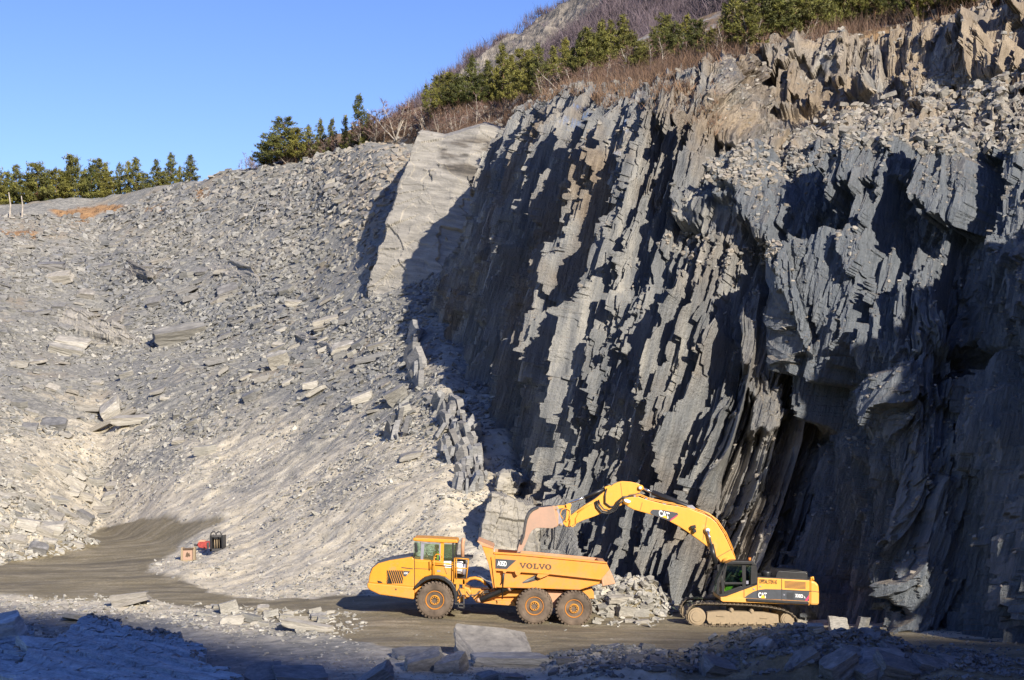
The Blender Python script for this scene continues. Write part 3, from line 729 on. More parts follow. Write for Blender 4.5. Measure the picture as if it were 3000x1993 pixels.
for i_, G_ in enumerate(LEDGES):
    gn_ = grid_normals(G_); gn_ *= np.sign(gn_[..., 2:3]); qx_, qy_ = screen(G_)
    ee = np.ones(G_.shape[:2]) * 0.03; ee[:, -14:] = 1; ee[-12:, :] = 1; ee[:2] = 0; ee = ee * (0.2 + sstep(0, .3, fbm(G_[..., 0] / 1.5, G_[..., 1] / 1.5, 67, 3)))
    n_ = (420, 200)[i_]
    p_, nn_, _, _ = pick(G_, gn_, qx_, qy_, ee, n_, rg)
    s_ = (5 + 24 * rg.random(n_) ** 2.5) * p_[:, 1] / F
    rubble("slate_rubble", p_, nn_, s_, s_ * rg.uniform(.1, .4, n_), rg.uniform(.8, 1.3, n_), rg.random(n_) * .3, M_STONE, "broken slate chips lying on the shaded slab in the left foreground", (1, 0, 0), .5, 5, 60 + i_)
# stones lying on the ledges and benches of the cliff
ledgeok = (np.clip(CN[..., 2] - 0.45, 0, 1) > 0) & (csx < 3060) & (csx > 1250) & (csy > -10) & (CV[..., 2] > 2)
def cliff_rubble(n, lo, hi, seed, mask, mat, lab, w):
    p, nn, qx, qy = pick(CV, CN, csx, csy, mask, n, rg)
    s = (lo + (hi - lo) * rg.random(n) ** 2) * p[:, 1] / F
    rubble("slate_rubble", p, nn * 0.5 + np.array([0, -0.2, 0.5]), s, s * rg.uniform(.12, .4, n), rg.uniform(.75, 1.3, n), np.clip(rg.random(n) * w, 0, 1), mat, lab, (1, 0, 0.2), 0.45, 6, seed)
benchm = blur(in_poly(csx, csy, [(2020,520),(2100,440),(2300,420),(2360,380),(2480,330),(2620,300),(2760,220),(3100,240),(3100,450),(2600,450),(2480,430),(2330,520),(2150,560)]).astype(float), 3, 3)
cliff_rubble(6500, 8, 34, 31, benchm * (0.1 + ledgeok), M_STONE, "loose grey and tan slate covering the bench across the cliff", 0.9)
cliff_rubble(900, 26, 52, 35, benchm * (0.1 + ledgeok) * (csx > 2350), M_STONE, "bigger grey slate blocks lying on the bench across the cliff", 0.6)
cliff_rubble(3600, 6, 24, 32, ledgeok * 1.0 * (1 - benchm), M_STONE, "slate fragments resting on the narrow cliff ledges", 0.8)
ledgepatch = in_poly(csx, csy, [(1930,690),(2020,680),(2150,730),(2290,700),(2280,760),(2150,800),(2000,770)]).astype(float)
cliff_rubble(700, 8, 26, 33, ledgepatch * (0.2 + ledgeok), M_STONE, "tan slate shards on the ledge half way up the cliff", 1.0)

# ------------------------------------------------------------------ vehicle helpers
def m_paint(name, col, dirt, rough=0.42, dcol=(0.36, 0.22, 0.12), low=0.9):
    t = NT(name)
    co = t.coords()
    n = t.noise(co, 1.1, 6, 0.65); n2 = t.noise(co, 7.0, 5, 0.7); n3 = t.noise(t.coords((1, 1, 0.25)), 3.0, 4, 0.7)
    f = t.rng(t.math('ADD', t.math('MULTIPLY', n, 0.6), t.math('MULTIPLY', n2, 0.4)), 0.62 - 0.25 * dirt, 0.80 - 0.2 * dirt)
    sz_ = t.n("SeparateXYZ"); tc_ = t.n("TexCoord"); t.l(tc_.outputs['Object'], sz_.inputs[0])
    f = t.math('MAXIMUM', f, t.math('MULTIPLY', t.rng(sz_.outputs[2], 2.0, 0.5), t.rng(n2, 0.35, 0.65, 0.25 * low, low)))
    base = t.mix(t.math('MULTIPLY', t.rng(n3, 0.4, 0.75), 0.35), col, tuple(x * 0.72 for x in col))
    t.color(t.mix(t.math('MULTIPLY', f, 0.85), base, dcol))
    t.l(t.rng(f, 0, 1, rough, 0.8), t.b.inputs['Roughness'])
    t.bump(n2, 0.12, 0.02)
    return t.m
def m_glass(name, tint, fac=0.16):
    m = bpy.data.materials.new(name); m.use_nodes = True
    nt = m.node_tree; nt.nodes.clear()
    out = nt.nodes.new("ShaderNodeOutputMaterial"); mx = nt.nodes.new("ShaderNodeMixShader")
    tr = nt.nodes.new("ShaderNodeBsdfTransparent"); gl = nt.nodes.new("ShaderNodeBsdfGlossy")
    tr.inputs[0].default_value = (*tint, 1); gl.inputs['Roughness'].default_value = 0.03
    mx.inputs[0].default_value = fac
    nt.links.new(tr.outputs[0], mx.inputs[1]); nt.links.new(gl.outputs[0], mx.inputs[2]); nt.links.new(mx.outputs[0], out.inputs[0])
    return m
Y_HAUL = m_paint("hauler_yellow", (0.70, 0.295, 0.022), 0.42)
Y_BODY = m_paint("hauler_body_yellow", (0.70, 0.285, 0.03), 0.72, 0.5, (0.56, 0.24, 0.10))
RUST = m_paint("rusty_steel", (0.52, 0.27, 0.14), 0.6, 0.65, (0.55, 0.36, 0.26))
Y_EXC = m_paint("excavator_yellow", (0.80, 0.37, 0.055), 0.3, 0.38, (0.5, 0.33, 0.16))
RIMP = m_paint("rim_paint", (0.62, 0.24, 0.025), 0.6, 0.55, (0.36, 0.17, 0.08), 0.25)
HUBP = m_paint("hub_paint", (0.74, 0.33, 0.03), 0.4, 0.5, (0.36, 0.2, 0.08), 0.3)
BUCKET = m_paint("bucket_steel", (0.44, 0.27, 0.19), 0.9, 0.6, (0.34, 0.24, 0.18))
SAND = m_paint("dusty_undercarriage", (0.36, 0.27, 0.165), 0.6, 0.8, (0.24, 0.19, 0.125))
BLACK = m_simple("black_paint", (0.022, 0.022, 0.024), 0.4, 0, 0.3)
DKGREY = m_simple("dark_grey_steel", (0.075, 0.073, 0.072), 0.5, 0.2, 0.4)
RUBBER = m_simple("dusty_rubber", (0.135, 0.10, 0.072), 0.9, 0, 0.5, 2.5, 0.3)
TRACKM = m_simple("track_steel", (0.16, 0.125, 0.085), 0.7, 0.2, 0.5, 9)
CHROME = m_simple("cylinder_rod", (0.55, 0.56, 0.58), 0.2, 0.9, 0.05)
WHITE = m_simple("white_lettering", (0.85, 0.85, 0.83), 0.5, 0, 0.05)
CHAR = m_simple("charcoal_decal", (0.055, 0.062, 0.075), 0.45, 0, 0.2)
LETTER = m_simple("dark_lettering", (0.10, 0.065, 0.04), 0.5, 0, 0.1)
RED = m_simple("red_paint", (0.36, 0.05, 0.04), 0.7, 0, 0.5)
MAGENTA = m_simple("magenta_stripe", (0.60, 0.03, 0.12), 0.5, 0, 0.1)
TRIY = m_simple("decal_yellow", (0.85, 0.47, 0.03), 0.5, 0, 0.05)
ORANGE = m_simple("orange_beacon", (0.75, 0.20, 0.02), 0.3, 0, 0.1)
GLASS = m_glass("cab_glass", (0.80, 0.90, 0.87), 0.09); GLASSD = m_glass("tinted_cab_glass", (0.55, 0.66, 0.62), 0.08)
GREYF = m_simple("grey_door_frame", (0.30, 0.30, 0.36), 0.4, 0.2, 0.1)
HIVIS = m_simple("hi_vis_cloth", (0.50, 0.85, 0.06), 0.8, 0, 0.15)
SKIN = m_simple("skin", (0.50, 0.30, 0.21), 0.6, 0, 0.1)
CLOTH = m_simple("dark_work_clothes", (0.03, 0.035, 0.05), 0.9, 0, 0.2)
HAIR = m_simple("dark_hair", (0.03, 0.022, 0.016), 0.8, 0, 0.2)
SEAT = m_simple("seat_fabric", (0.045, 0.045, 0.05), 0.9, 0, 0.2)

class Kit:
    """builds the parts of one machine; points are measured on an enlarged view of the photo (k, ox, oy)"""
    def __init__(self, k, ox, oy, D0, root):
        self.k, self.ox, self.oy, self.D0, self.root = k, ox, oy, D0, root
    def W(self, z, dy=0.0):
        return Vector(P(self.ox + z[0] / self.k, self.oy + z[1] / self.k, self.D0 + dy))
    def m(self, n, dy=0.0): return n / self.k * (self.D0 + dy) / F
    def done(self, bm, name, mat, parent=None, bevel=0.0, smooth=False, label=None, seg=2):
        bmesh.ops.recalc_face_normals(bm, faces=bm.faces)
        bm.transform(Matrix.Translation(-self.root.location))
        me = bpy.data.meshes.new(name); bm.to_mesh(me); bm.free()
        if smooth: me.polygons.foreach_set("use_smooth", np.ones(len(me.polygons), bool))
        me.materials.append(mat)
        o = link(name, me, parent or self.root)
        if bevel:
            b = o.modifiers.new("bevel", 'BEVEL'); b.width = bevel; b.segments = seg; b.limit_method = 'ANGLE'; b.angle_limit = 0.6
        if label: o["label"] = label
        return o
    def prism(self, bm, pts, d0, d1, inset=0.0):
        a = [self.W(p, d0) for p in pts]
        n = len(a); c = sum(a, Vector()) / n
        b = [c + (p - c) * (1 - inset) + Vector((0, d1 - d0, 0)) for p in a]
        va = [bm.verts.new(p) for p in a]; vb = [bm.verts.new(p) for p in b]
        bm.faces.new(va); bm.faces.new(vb[::-1])
        for i in range(n):
            j = (i + 1) % n
            bm.faces.new((va[i], vb[i], vb[j], va[j]))
        return va, vb
    def prof(self, name, pts, d0, d1, mat, parent=None, bevel=0.02, label=None, inset=0.0):
        if isinstance(pts[0][0], (tuple, list)) and 'grille' not in name:
            return [self.prof(name, q, d0, d1, mat, parent, bevel, label, inset) for q in pts][0]
        bm = bmesh.new()
        polys = pts if isinstance(pts[0][0], (tuple, list)) else [pts]
        for q in polys: self.prism(bm, q, d0, d1, inset)
        return self.done(bm, name, mat, parent, bevel, label=label)
    def tube_bm(self, bm, pts, r, n=10, cap=True):
        """pts: world vectors; r: radius or list"""
        rs = r if isinstance(r, (list, tuple)) else [r] * len(pts)
        rings = []
        for i, p in enumerate(pts):
            d = (pts[min(i + 1, len(pts) - 1)] - pts[max(i - 1, 0)]).normalized()
            u = d.cross(Vector((0, 1, 0)))
            if u.length < 1e-3: u = Vector((1, 0, 0))
            u.normalize(); v = d.cross(u)
            rings.append([bm.verts.new(p + (u * math.cos(2 * math.pi * k / n) + v * math.sin(2 * math.pi * k / n)) * rs[i]) for k in range(n)])
        for a, b in zip(rings, rings[1:]):
            for k in range(n): bm.faces.new((a[k], a[(k + 1) % n], b[(k + 1) % n], b[k]))
        if cap: bm.faces.new(rings[0][::-1]); bm.faces.new(rings[-1])
    def tube(self, name, pts, r, mat, parent=None, n=10, label=None):
        if isinstance(pts[0], list):
            return [self.tube(name, q, r, mat, parent, n, label) for q in pts][0]
        bm = bmesh.new()
        for q in [pts]:
            self.tube_bm(bm, [self.W(p[:2], p[2]) for p in q], r, n)
        return self.done(bm, name, mat, parent, 0, True, label)
    def lathe_bm(self, bm, c, prof, n=40, close=False):
        """prof: (radius, y offset) list around the Y axis through world point c"""
        rings = [[bm.verts.new(c + Vector((math.cos(2 * math.pi * k / n) * r, y, math.sin(2 * math.pi * k / n) * r))) for k in range(n)] for r, y in prof]
        for a, b in zip(rings, rings[1:]):
            for k in range(n): bm.faces.new((a[k], a[(k + 1) % n], b[(k + 1) % n], b[k]))
        bm.faces.new(rings[0]); bm.faces.new(rings[-1][::-1])
    def text(self, name, body, z0, z1, hz, dy, mat, parent=None, bold=0.02, shear=0.0):
        cu_ = bpy.data.curves.new("lettering", 'FONT'); cu_.body = body; cu_.offset = bold; cu_.extrude = 0.0
        to = bpy.data.objects.new("lettering", cu_); COL.objects.link(to)
        bpy.context.view_layer.update()
        dg = bpy.context.evaluated_depsgraph_get()
        me0 = bpy.data.meshes.new_from_object(to.evaluated_get(dg))
        bpy.data.objects.remove(to); bpy.data.curves.remove(cu_)
        n = len(me0.vertices); co = np.empty(n * 3); me0.vertices.foreach_get("co", co); co = co.reshape(-1, 3)
        lo, hi = co.min(0), co.max(0)
        a, b = self.W(z0, dy), self.W(z1, dy); h = self.m(hz, dy)
        u = (co[:, 0] - lo[0]) / (hi[0] - lo[0]); v = (co[:, 1] - lo[1]) / (hi[1] - lo[1])
        pts = np.array(a)[None] + u[:, None] * np.array(b - a)[None] + np.stack([v * h * shear, 0 * v, v * h], 1) - np.array(self.root.location)[None]
        me0.vertices.foreach_set("co", pts.ravel()); me0.update()
        me0.materials.clear(); me0.materials.append(mat); me0.name = name
        return link(name, me0, parent or self.root)

def root_empty(name, loc, label, cat, group=None):
    o = bpy.data.objects.new(name, None); COL.objects.link(o); o.location = loc; o.empty_display_size = 0.5
    return tag(o, label, cat, group)

# ------------------------------------------------------------------ seated people
def person(loc, label, facing=math.pi, lean=0.0):
    bm = bmesh.new(); sk = []
    def v(x, y, z, r):
        q = bm.verts.new((x, y, z)); sk.append(r); return q
    pel = v(0, 0, 0, .15); sp = v(.02, 0, .22, .145); ch = v(.04 + lean, 0, .43, .15); nk = v(.05 + lean, 0, .57, .055); hd = v(.07 + lean, 0, .68, .085); tp = v(.06 + lean, 0, .79, .07)
    nose = v(.165 + lean, 0, .69, .016)
    E = [(pel, sp), (sp, ch), (ch, nk), (nk, hd), (hd, tp), (hd, nose)]
    for s in (-1, 1):
        sh = v(.04 + lean, s * .19, .49, .065); el = v(.16 + lean, s * .25, .25, .048); wr = v(.40 + lean, s * .17, .30, .032); pm = v(.47 + lean, s * .16, .31, .036)
        E += [(ch, sh), (sh, el), (el, wr), (wr, pm)]
        for k, (dyf, ln) in enumerate(((-.033, .055), (-.012, .07), (.011, .075), (.032, .065))):
            f1 = v(.51 + lean, s * .16 + dyf, .33, .009); f2 = v(.51 + lean + ln * .6, s * .16 + dyf, .315 - .02 * k * .3, .008); f3 = v(.50 + lean + ln * .5, s * .16 + dyf, .285, .0075)
            E += [(pm, f1), (f1, f2), (f2, f3)]
        t1 = v(.45 + lean, s * .16 - s * .045, .335, .011); t2 = v(.485 + lean, s * .16 - s * .055, .345, .009); E += [(wr, t1), (t1, t2)]
        hp = v(.03, s * .10, -.02, .095); kn = v(.46, s * .13, .06, .068); an = v(.56, s * .13, -.34, .042); to = v(.72, s * .14, -.40, .04)
        E += [(pel, hp), (hp, kn), (kn, an), (an, to)]
    for a, b in E: bm.edges.new((a, b))
    me = bpy.data.meshes.new("person"); bm.to_mesh(me); bm.free()
    o = link("person", me)
    md = o.modifiers.new("skin", 'SKIN')
    for i, r in enumerate(sk):
        me.skin_vertices[0].data[i].radius = (r, r)
    me.skin_vertices[0].data[0].use_root = True
    ss = o.modifiers.new("sub", 'SUBSURF'); ss.levels = 2; ss.render_levels = 2
    bpy.context.view_layer.update()
    dg = bpy.context.evaluated_depsgraph_get()
    m2 = bpy.data.meshes.new_from_object(o.evaluated_get(dg))
    o.modifiers.clear(); o.data = m2; m2.name = "person"
    m2.materials.clear(); m2.materials.append(CLOTH); m2.materials.append(SKIN)
    for p in m2.polygons:
        c = p.center; p.use_smooth = True
        p.material_index = 1 if (c.z > .55 or c.x > .40 + lean and c.z > .24 and abs(c.y) > .05) else 0
    o.location = loc; o.rotation_euler = (0, 0, facing)
    tag(o, label, "person")
    def shell(name, rings, mat):
        b = bmesh.new(); prev = None; n = 14
        for (x, z, rx, ry) in rings:
            cur = [b.verts.new((x + rx * math.cos(2 * math.pi * i / n), ry * math.sin(2 * math.pi * i / n), z)) for i in range(n)]
            if prev:
                for i in range(n): b.faces.new((prev[i], prev[(i + 1) % n], cur[(i + 1) % n], cur[i]))
            prev = cur
        b.faces.new(prev)
        bmesh.ops.recalc_face_normals(b, faces=b.faces)
        mm = bpy.data.meshes.new(name); b.to_mesh(mm); b.free(); mm.materials.append(mat)
        mm.polygons.foreach_set("use_smooth", np.ones(len(mm.polygons), bool))
        return link(name, mm, o)
    shell("vest", [(.01, -.08, .19, .20), (.02, .2, .18, .20), (.04 + lean, .40, .19, .235), (.04 + lean, .50, .15, .24), (.05 + lean, .555, .09, .12)], HIVIS)
    shell("hair", [(.02 + lean, .68, .085, .095), (.03 + lean, .73, .105, .10), (.045 + lean, .79, .105, .095), (.055 + lean, .835, .07, .065)], HAIR)
    return o

# ------------------------------------------------------------------ articulated hauler
truck = root_empty("dump_truck", P(1420, 1812, 72.5), "yellow six-wheeled articulated hauler standing under the raised bucket on the quarry floor", "dump truck")
T = Kit(2.6233, 1000, 1500, 71.0, truck)
def make_wheel(cx, cy, rz, d0, flip=False, seed=0):
    c = T.W((cx, cy), d0 if not flip else d0); R = T.m(rz); s = -1 if flip else 1
    bm = bmesh.new()
    T.lathe_bm(bm, c, [(0.0, s * .13), (.20 * R, s * .13), (.22 * R, s * .02), (.235 * R, s * .02), (.26 * R, s * .07), (.28 * R, s * .12), (.44 * R, s * .15), (.44 * R, s * .3)], 36)
    for k in range(10):
        a = 2 * math.pi * k / 10
        p = c + Vector((math.cos(a) * .17 * R, s * .03, math.sin(a) * .17 * R)); T.lathe_bm(bm, p, [(.022, s * -.03), (.022, s * .02)], 6)
    w = T.done(bm, "wheel", HUBP, smooth=False)
    bm = bmesh.new()
    T.lathe_bm(bm, c, [(.40 * R, s * .26), (.43 * R, s * .12), (.455 * R, s * .06), (.475 * R, s * .035), (.50 * R, s * .05), (.505 * R, s * .12), (.50 * R, s * .30)], 48)
    T.done(bm, "rim", RIMP, w, smooth=False, label="rusty orange wheel rim")
    bm = bmesh.new()
    T.lathe_bm(bm, c, [(.49 * R, s * .09), (.52 * R, s * .03), (.60 * R, s * .005), (.75 * R, s * 0.0), (.86 * R, s * .015), (.93 * R, s * .06), (.955 * R, s * .16), (.955 * R, s * .56), (.93 * R, s * .62), (.75 * R, s * .68), (.5 * R, s * .62)], 56)
    n = 30
    for row, (ya, yb, off_) in enumerate(((-.002, .34, 0), (.34, .68, .5))):
        for k in range(n):
            a = 2 * math.pi * (k + off_) / n; da = 2 * math.pi / n * .30; sk_ = .10
            vs = []
            for (rr, aa, yy) in ((.90, -da, ya), (.90, da, ya), (1.0, da * .8, ya + .03), (1.0, -da * .8, ya + .03), (.93, -da + sk_, yb), (.93, da + sk_, yb), (1.0, da * .8 + sk_, yb), (1.0, -da * .8 + sk_, yb)):
                vs.append(bm.verts.new(c + Vector((math.cos(a + aa) * rr * R, s * yy, math.sin(a + aa) * rr * R))))
            for f in ((0, 1, 2, 3), (7, 6, 5, 4), (0, 4, 5, 1), (1, 5, 6, 2), (2, 6, 7, 3), (3, 7, 4, 0)): bm.faces.new([vs[i] for i in f])
    T.done(bm, "tyre", RUBBER, w, label="dusty brown lugged tyre")
for (cx, cy, rz) in ((717, 680, 145), (1484, 725, 143), (1788, 745, 142)):
    make_wheel(cx, cy, rz, 0.0)
    # the same wheel on the far side, directly behind across the axle
    c0 = T.W((cx, cy), 0.0); dD = 71 + 3.0
    px_, py_ = 1500 + c0.x / dD * F, HZ - (c0.z - CH) / dD * F
    make_wheel((px_ - 1000) * T.k, (py_ - 1500) * T.k, rz * 71 / 74, 3.0, True)
    T.tube("axle", [(cx, cy, .5), ((px_ - 1000) * T.k, (py_ - 1500) * T.k, 2.5)], .16, DKGREY)
# front chassis, hood and bumper
hood = T.prof("hood", [(206, 546), (216, 482), (237, 432), (282, 396), (372, 372), (548, 344), (562, 360), (562, 582)], .35, 2.75, Y_HAUL, bevel=.06)
T.prof("hood_top", [(213, 500), (222, 455), (236, 424), (282, 388), (372, 363), (548, 335), (556, 352), (372, 378), (286, 402), (246, 436), (228, 480)], .45, 2.65, CHAR, hood, .03, "charcoal anti-glare strip over the hood")
T.prof("bumper", [(198, 545), (562, 579), (560, 674), (428, 655), (292, 636), (220, 602), (199, 580)], .25, 2.85, Y_HAUL, bevel=.05)
T.prof("grille", [[(345 + 24 * i - max(0, 8 - 2 * i) * 2 + 2, 462 - i * 2.0 + (0 if i > 1 else 14)), (353 + 24 * i - max(0, 8 - 2 * i) * 2 + 2, 455 - i * 1.0 + (0 if i > 1 else 12)), (368 + 21 * i, 553 - 1.2 * i), (356 + 21 * i, 553 - 1.2 * i)] if False else
                 [(348 + 16 * i, 450), (358 + 16 * i, 450), (min(474, 392 + 16 * i), 450 + min(100, (474 - 358 - 16 * i) * 2.9 if 392 + 16 * i > 474 else 100)), (min(474, 382 + 16 * i), 450 + min(100, (474 - 348 - 16 * i) * 2.9 if 382 + 16 * i > 474 else 100))] for i in range(8)] +
                 [[(346, 462 + 22 * j), (356, 480 + 22 * j), (362 + 3 * j * 0 + (3 - j) * 9, 552), (350 + (3 - j) * 9, 552)] for j in range(4)], .335, .37, BLACK, hood, 0, "slanted black cooling slats")
T.prof("vent_strip", [(462, 424), (550, 434), (550, 441), (462, 431)], .335, .37, LETTER, hood, 0)
T.prof("headlight", [(276, 528), (304, 534), (318, 548), (282, 545)], .33, .4, BLACK, hood, 0)
bd = T.prof("badge", [(478, 453), (531, 457), (495, 496), (478, 493)], .325, .36, CHAR, hood, 0, "small dark model badge")
T.text("lettering", "A35D", (480, 478), (512, 480), 15, .318, WHITE, bd)
T.prof("door_seam", [(561, 350), (564, 350), (564, 575), (561, 575)], .33, .36, LETTER, hood, 0)
T.prof("tow_hook", [(414, 588), (425, 589), (425, 602), (414, 601)], .235, .3, LETTER, None, 0)
# fender
arch_o = [(560, 582), (600, 535), (645, 502), (700, 488), (750, 489), (800, 503), (845, 535), (875, 580), (892, 640), (892, 700)]
arch_i = [(872, 700), (866, 640), (850, 590), (825, 556), (790, 530), (745, 514), (700, 513), (655, 526), (615, 552), (575, 590)]
T.prof("fender", arch_o + arch_i, .05, .8, BLACK, bevel=.02)
T.prof("inner_fender", [(562, 582), (645, 512), (745, 500), (815, 540), (850, 600), (850, 660), (565, 668)], .72, 2.3, Y_HAUL, bevel=.02)
# cab
cab = T.prof("cab", [(562, 372), (782, 386), (842, 398), (858, 420), (858, 560), (800, 500), (740, 487), (690, 486), (640, 500), (600, 530), (562, 575)], .34, 2.4, Y_HAUL, bevel=.03)
T.prof("cab_roof", [(548, 206), (560, 199), (660, 202), (888, 214), (897, 240), (780, 238), (640, 230), (552, 222)], .30, 2.45, Y_HAUL, cab, .04)
for d0 in (.38, 2.28):
    T.prof("pillar", [(757, 236), (790, 240), (784, 392), (757, 382)], d0, d0 + .1, Y_HAUL, cab, .01)
    T.prof("pillar", [(852, 240), (864, 240), (864, 400), (852, 395)], d0, d0 + .1, BLACK, cab, .01)
    T.prof("pillar", [(612, 236), (640, 236), (628, 376), (608, 374)], d0, d0 + .1, GREYF, cab, .01)
    T.prof("door_frame", [[(622, 236), (762, 240), (762, 247), (622, 243)], [(752, 240), (764, 240), (760, 382), (750, 380)]], d0 - .02, d0 + .08, GREYF, cab, .01)
    T.prof("window", [(640, 243), (753, 247), (748, 378), (630, 374)], d0 + .03, d0 + .05, GLASS, cab, 0)
    T.prof("window", [(790, 248), (852, 250), (852, 378), (786, 384)], d0 + .03, d0 + .05, GLASSD, cab, 0)
    T.prof("window", [(566, 236), (616, 238), (606, 374), (562, 368)], d0 + .03, d0 + .05, GLASS, cab, 0)
    T.prof("window", [(862, 250), (886, 250), (872, 340), (862, 340)], d0 + .03, d0 + .05, GLASSD, cab, 0)
T.prof("windscreen", [(560, 228), (566, 228), (558, 366), (552, 366)], .42, 2.3, GLASS, cab, 0)
T.prof("rear_panel", [(876, 240), (892, 240), (872, 400), (858, 400)], .42, 2.3, BLACK, cab, .01)
T.prof("sill", [(552, 362), (862, 384), (862, 396), (552, 376)], .36, 2.38, Y_HAUL, cab, .01)
T.prof("operator_seat", [[(700, 400), (770, 404), (770, 380), (700, 376)], [(752, 290), (775, 290), (778, 395), (756, 395)]], 1.0, 1.55, SEAT, cab, .03)
T.tube("steering_wheel", [[(655, 320, .95), (668, 338, .95), (672, 350, 1.1), (672, 352, 1.45), (668, 338, 1.6), (655, 320, 1.6), (650, 312, 1.3), (655, 320, .95)], [(660, 330, 1.28), (640, 372, 1.28)]], .022, BLACK, cab, 6)
T.prof("mirror", [(562, 238), (580, 240), (588, 300), (572, 322), (562, 300)], .05, .16, BLACK, cab, .02)
T.tube("mirror_arm", [(568, 330, .12), (556, 350, .36), (545, 375, .4)], .02, BLACK, cab, 6)
T.prof("sticker", [(788, 378), (845, 378), (845, 430), (800, 428), (788, 410)], .33, .345, WHITE, cab, 0)
T.prof("sticker", [(804, 392), (832, 394), (836, 408), (800, 406)], .322, .34, TRIY, cab, 0)
T.prof("sticker", [(735, 448), (760, 448), (760, 462), (735, 462)], .33, .345, GREYF, cab, 0)
T.prof("panel_seam", [[(562, 432), (700, 440), (700, 444), (562, 436)], [(790, 432), (794, 432), (812, 480), (808, 480)], [(712, 376), (716, 376), (716, 430), (712, 430)]], .332, .35, LETTER, cab, 0)
T.tube("handrail", [[(686, 372, .18), (688, 440, .18)], [(713, 345, .15), (713, 480, .15)], [(713, 345, .15), (730, 325, .15), (770, 328, .15), (772, 352, .15)], [(713, 392, .15), (860, 404, .12)], [(713, 352, .15), (730, 350, .15)], [(870, 355, .1), (866, 515, .1)], [(884, 352, .1), (884, 520, .1)], [(978, 362, .1), (960, 520, .1)], [(870, 355, .1), (980, 364, .1)], [(868, 430, .1), (972, 436, .1)]], .028, Y_HAUL, cab, 6)
# engine bay behind the cab
T.prof("engine_bay", [(864, 400), (905, 372), (945, 375), (960, 420), (950, 520), (940, 555), (862, 555)], .9, 2.5, BLACK, bevel=.02)
T.tube("air_cleaner", [(905, 380, .62), (905, 470, .62)], .18, WHITE, None, 14)
T.tube("air_cleaner", [(938, 400, .7), (934, 480, .7)], .13, GREYF, None, 12)
T.prof("deck", [(858, 350), (1000, 352), (1008, 360), (985, 372), (858, 366)], .5, 2.6, DKGREY, None, .01)
T.tube("exhaust_stack", [(932, 352, 1.0), (932, 250, 1.0), (936, 225, 1.0), (943, 203, 1.0)], .085, RUST, None, 12)
T.prof("side_frame", [[(862, 515), (950, 520), (955, 560), (862, 556)], [(880, 556), (905, 556), (900, 700), (880, 700)], [(905, 590), (945, 590), (950, 640), (905, 640)], [(900, 655), (948, 655), (944, 690), (900, 700)], [(930, 520), (955, 520), (948, 585), (930, 585)]], .35, .9, Y_HAUL, None, .02)
T.prof("articulation_joint", [(935, 570), (985, 585), (1002, 620), (985, 655), (950, 672), (930, 660)], .8, 2.3, Y_HAUL, None, .06)
T.tube("hose", [[(905, 600, .33), (925, 640, .3), (900, 672, .3)], [(915, 575, .33), (895, 610, .3), (898, 650, .33)], [(960, 612, .6), (980, 640, .55), (1030, 640, .6), (1070, 610, .6)], [(1060, 645, .5), (1090, 612, .45), (1130, 606, .45), (1165, 640, .5)], [(1066, 660, .5), (1098, 622, .45), (1140, 616, .45), (1178, 655, .5)]], .028, DKGREY, None, 6)
T.prof("steps", [[(872, 700), (948, 706), (944, 716), (872, 711)], [(895, 728), (946, 732), (944, 742), (895, 738)], [(938, 640), (946, 640), (946, 742), (938, 740)], [(896, 690), (903, 690), (903, 738), (896, 738)]], .05, .4, DKGREY, None, .005)
T.tube("yellow_hose", [(955, 545, .7), (965, 528, .68), (990, 512, .68), (1030, 508, .68), (1070, 520, .68), (1098, 540, .7), (1112, 560, .75)], .075, Y_HAUL, None, 10)
T.tube("hose", [(1108, 548, .72), (1130, 562, .72), (1150, 590, .75)], .06, BLACK, None, 8)
# rear chassis
T.prof("rear_chassis", [(992, 588), (1200, 596), (1560, 602), (1900, 600), (1940, 612), (1945, 668), (1700, 700), (1560, 700), (1340, 720), (1180, 712), (1120, 700), (1040, 700), (1000, 650)], .95, 2.05, Y_HAUL, None, .03)
T.prof("chassis_rail", [[(1060, 605), (1400, 600), (1400, 650), (1240, 652), (1060, 660)], [(1120, 690), (1170, 680), (1330, 690), (1340, 724), (1180, 712), (1070, 700)]], .75, .98, Y_HAUL, None, .02)
T.prof("walking_beam", [(1575, 602), (1705, 610), (1720, 660), (1700, 740), (1600, 735), (1580, 670)], .55, 2.45, RUST, None, .03)
T.prof("tail_bracket", [(1850, 596), (1918, 584), (1940, 615), (1942, 665), (1900, 668), (1860, 640)], .6, .95, Y_HAUL, None, .02)
# dump body
body = T.prof("dump_body", [(1180, 450), (1620, 478), (1996, 515), (2008, 548), (1920, 572), (1830, 602), (1560, 592), (1190, 582), (1172, 520)], .14, 2.96, Y_BODY, None, .04)
T.prof("side_wall", [(1178, 318), (1395, 332), (1985, 388), (2040, 396), (2062, 440), (1996, 520), (1180, 446)], 0, .12, Y_BODY, body, .02)
T.prof("side_wall", [(1178, 318), (1395, 332), (1985, 388), (2040, 396), (2062, 440), (1996, 520), (1180, 446)], 3.0, 3.12, RUST, body, .02, "pinkish rusty inside of the far wall") if False else None
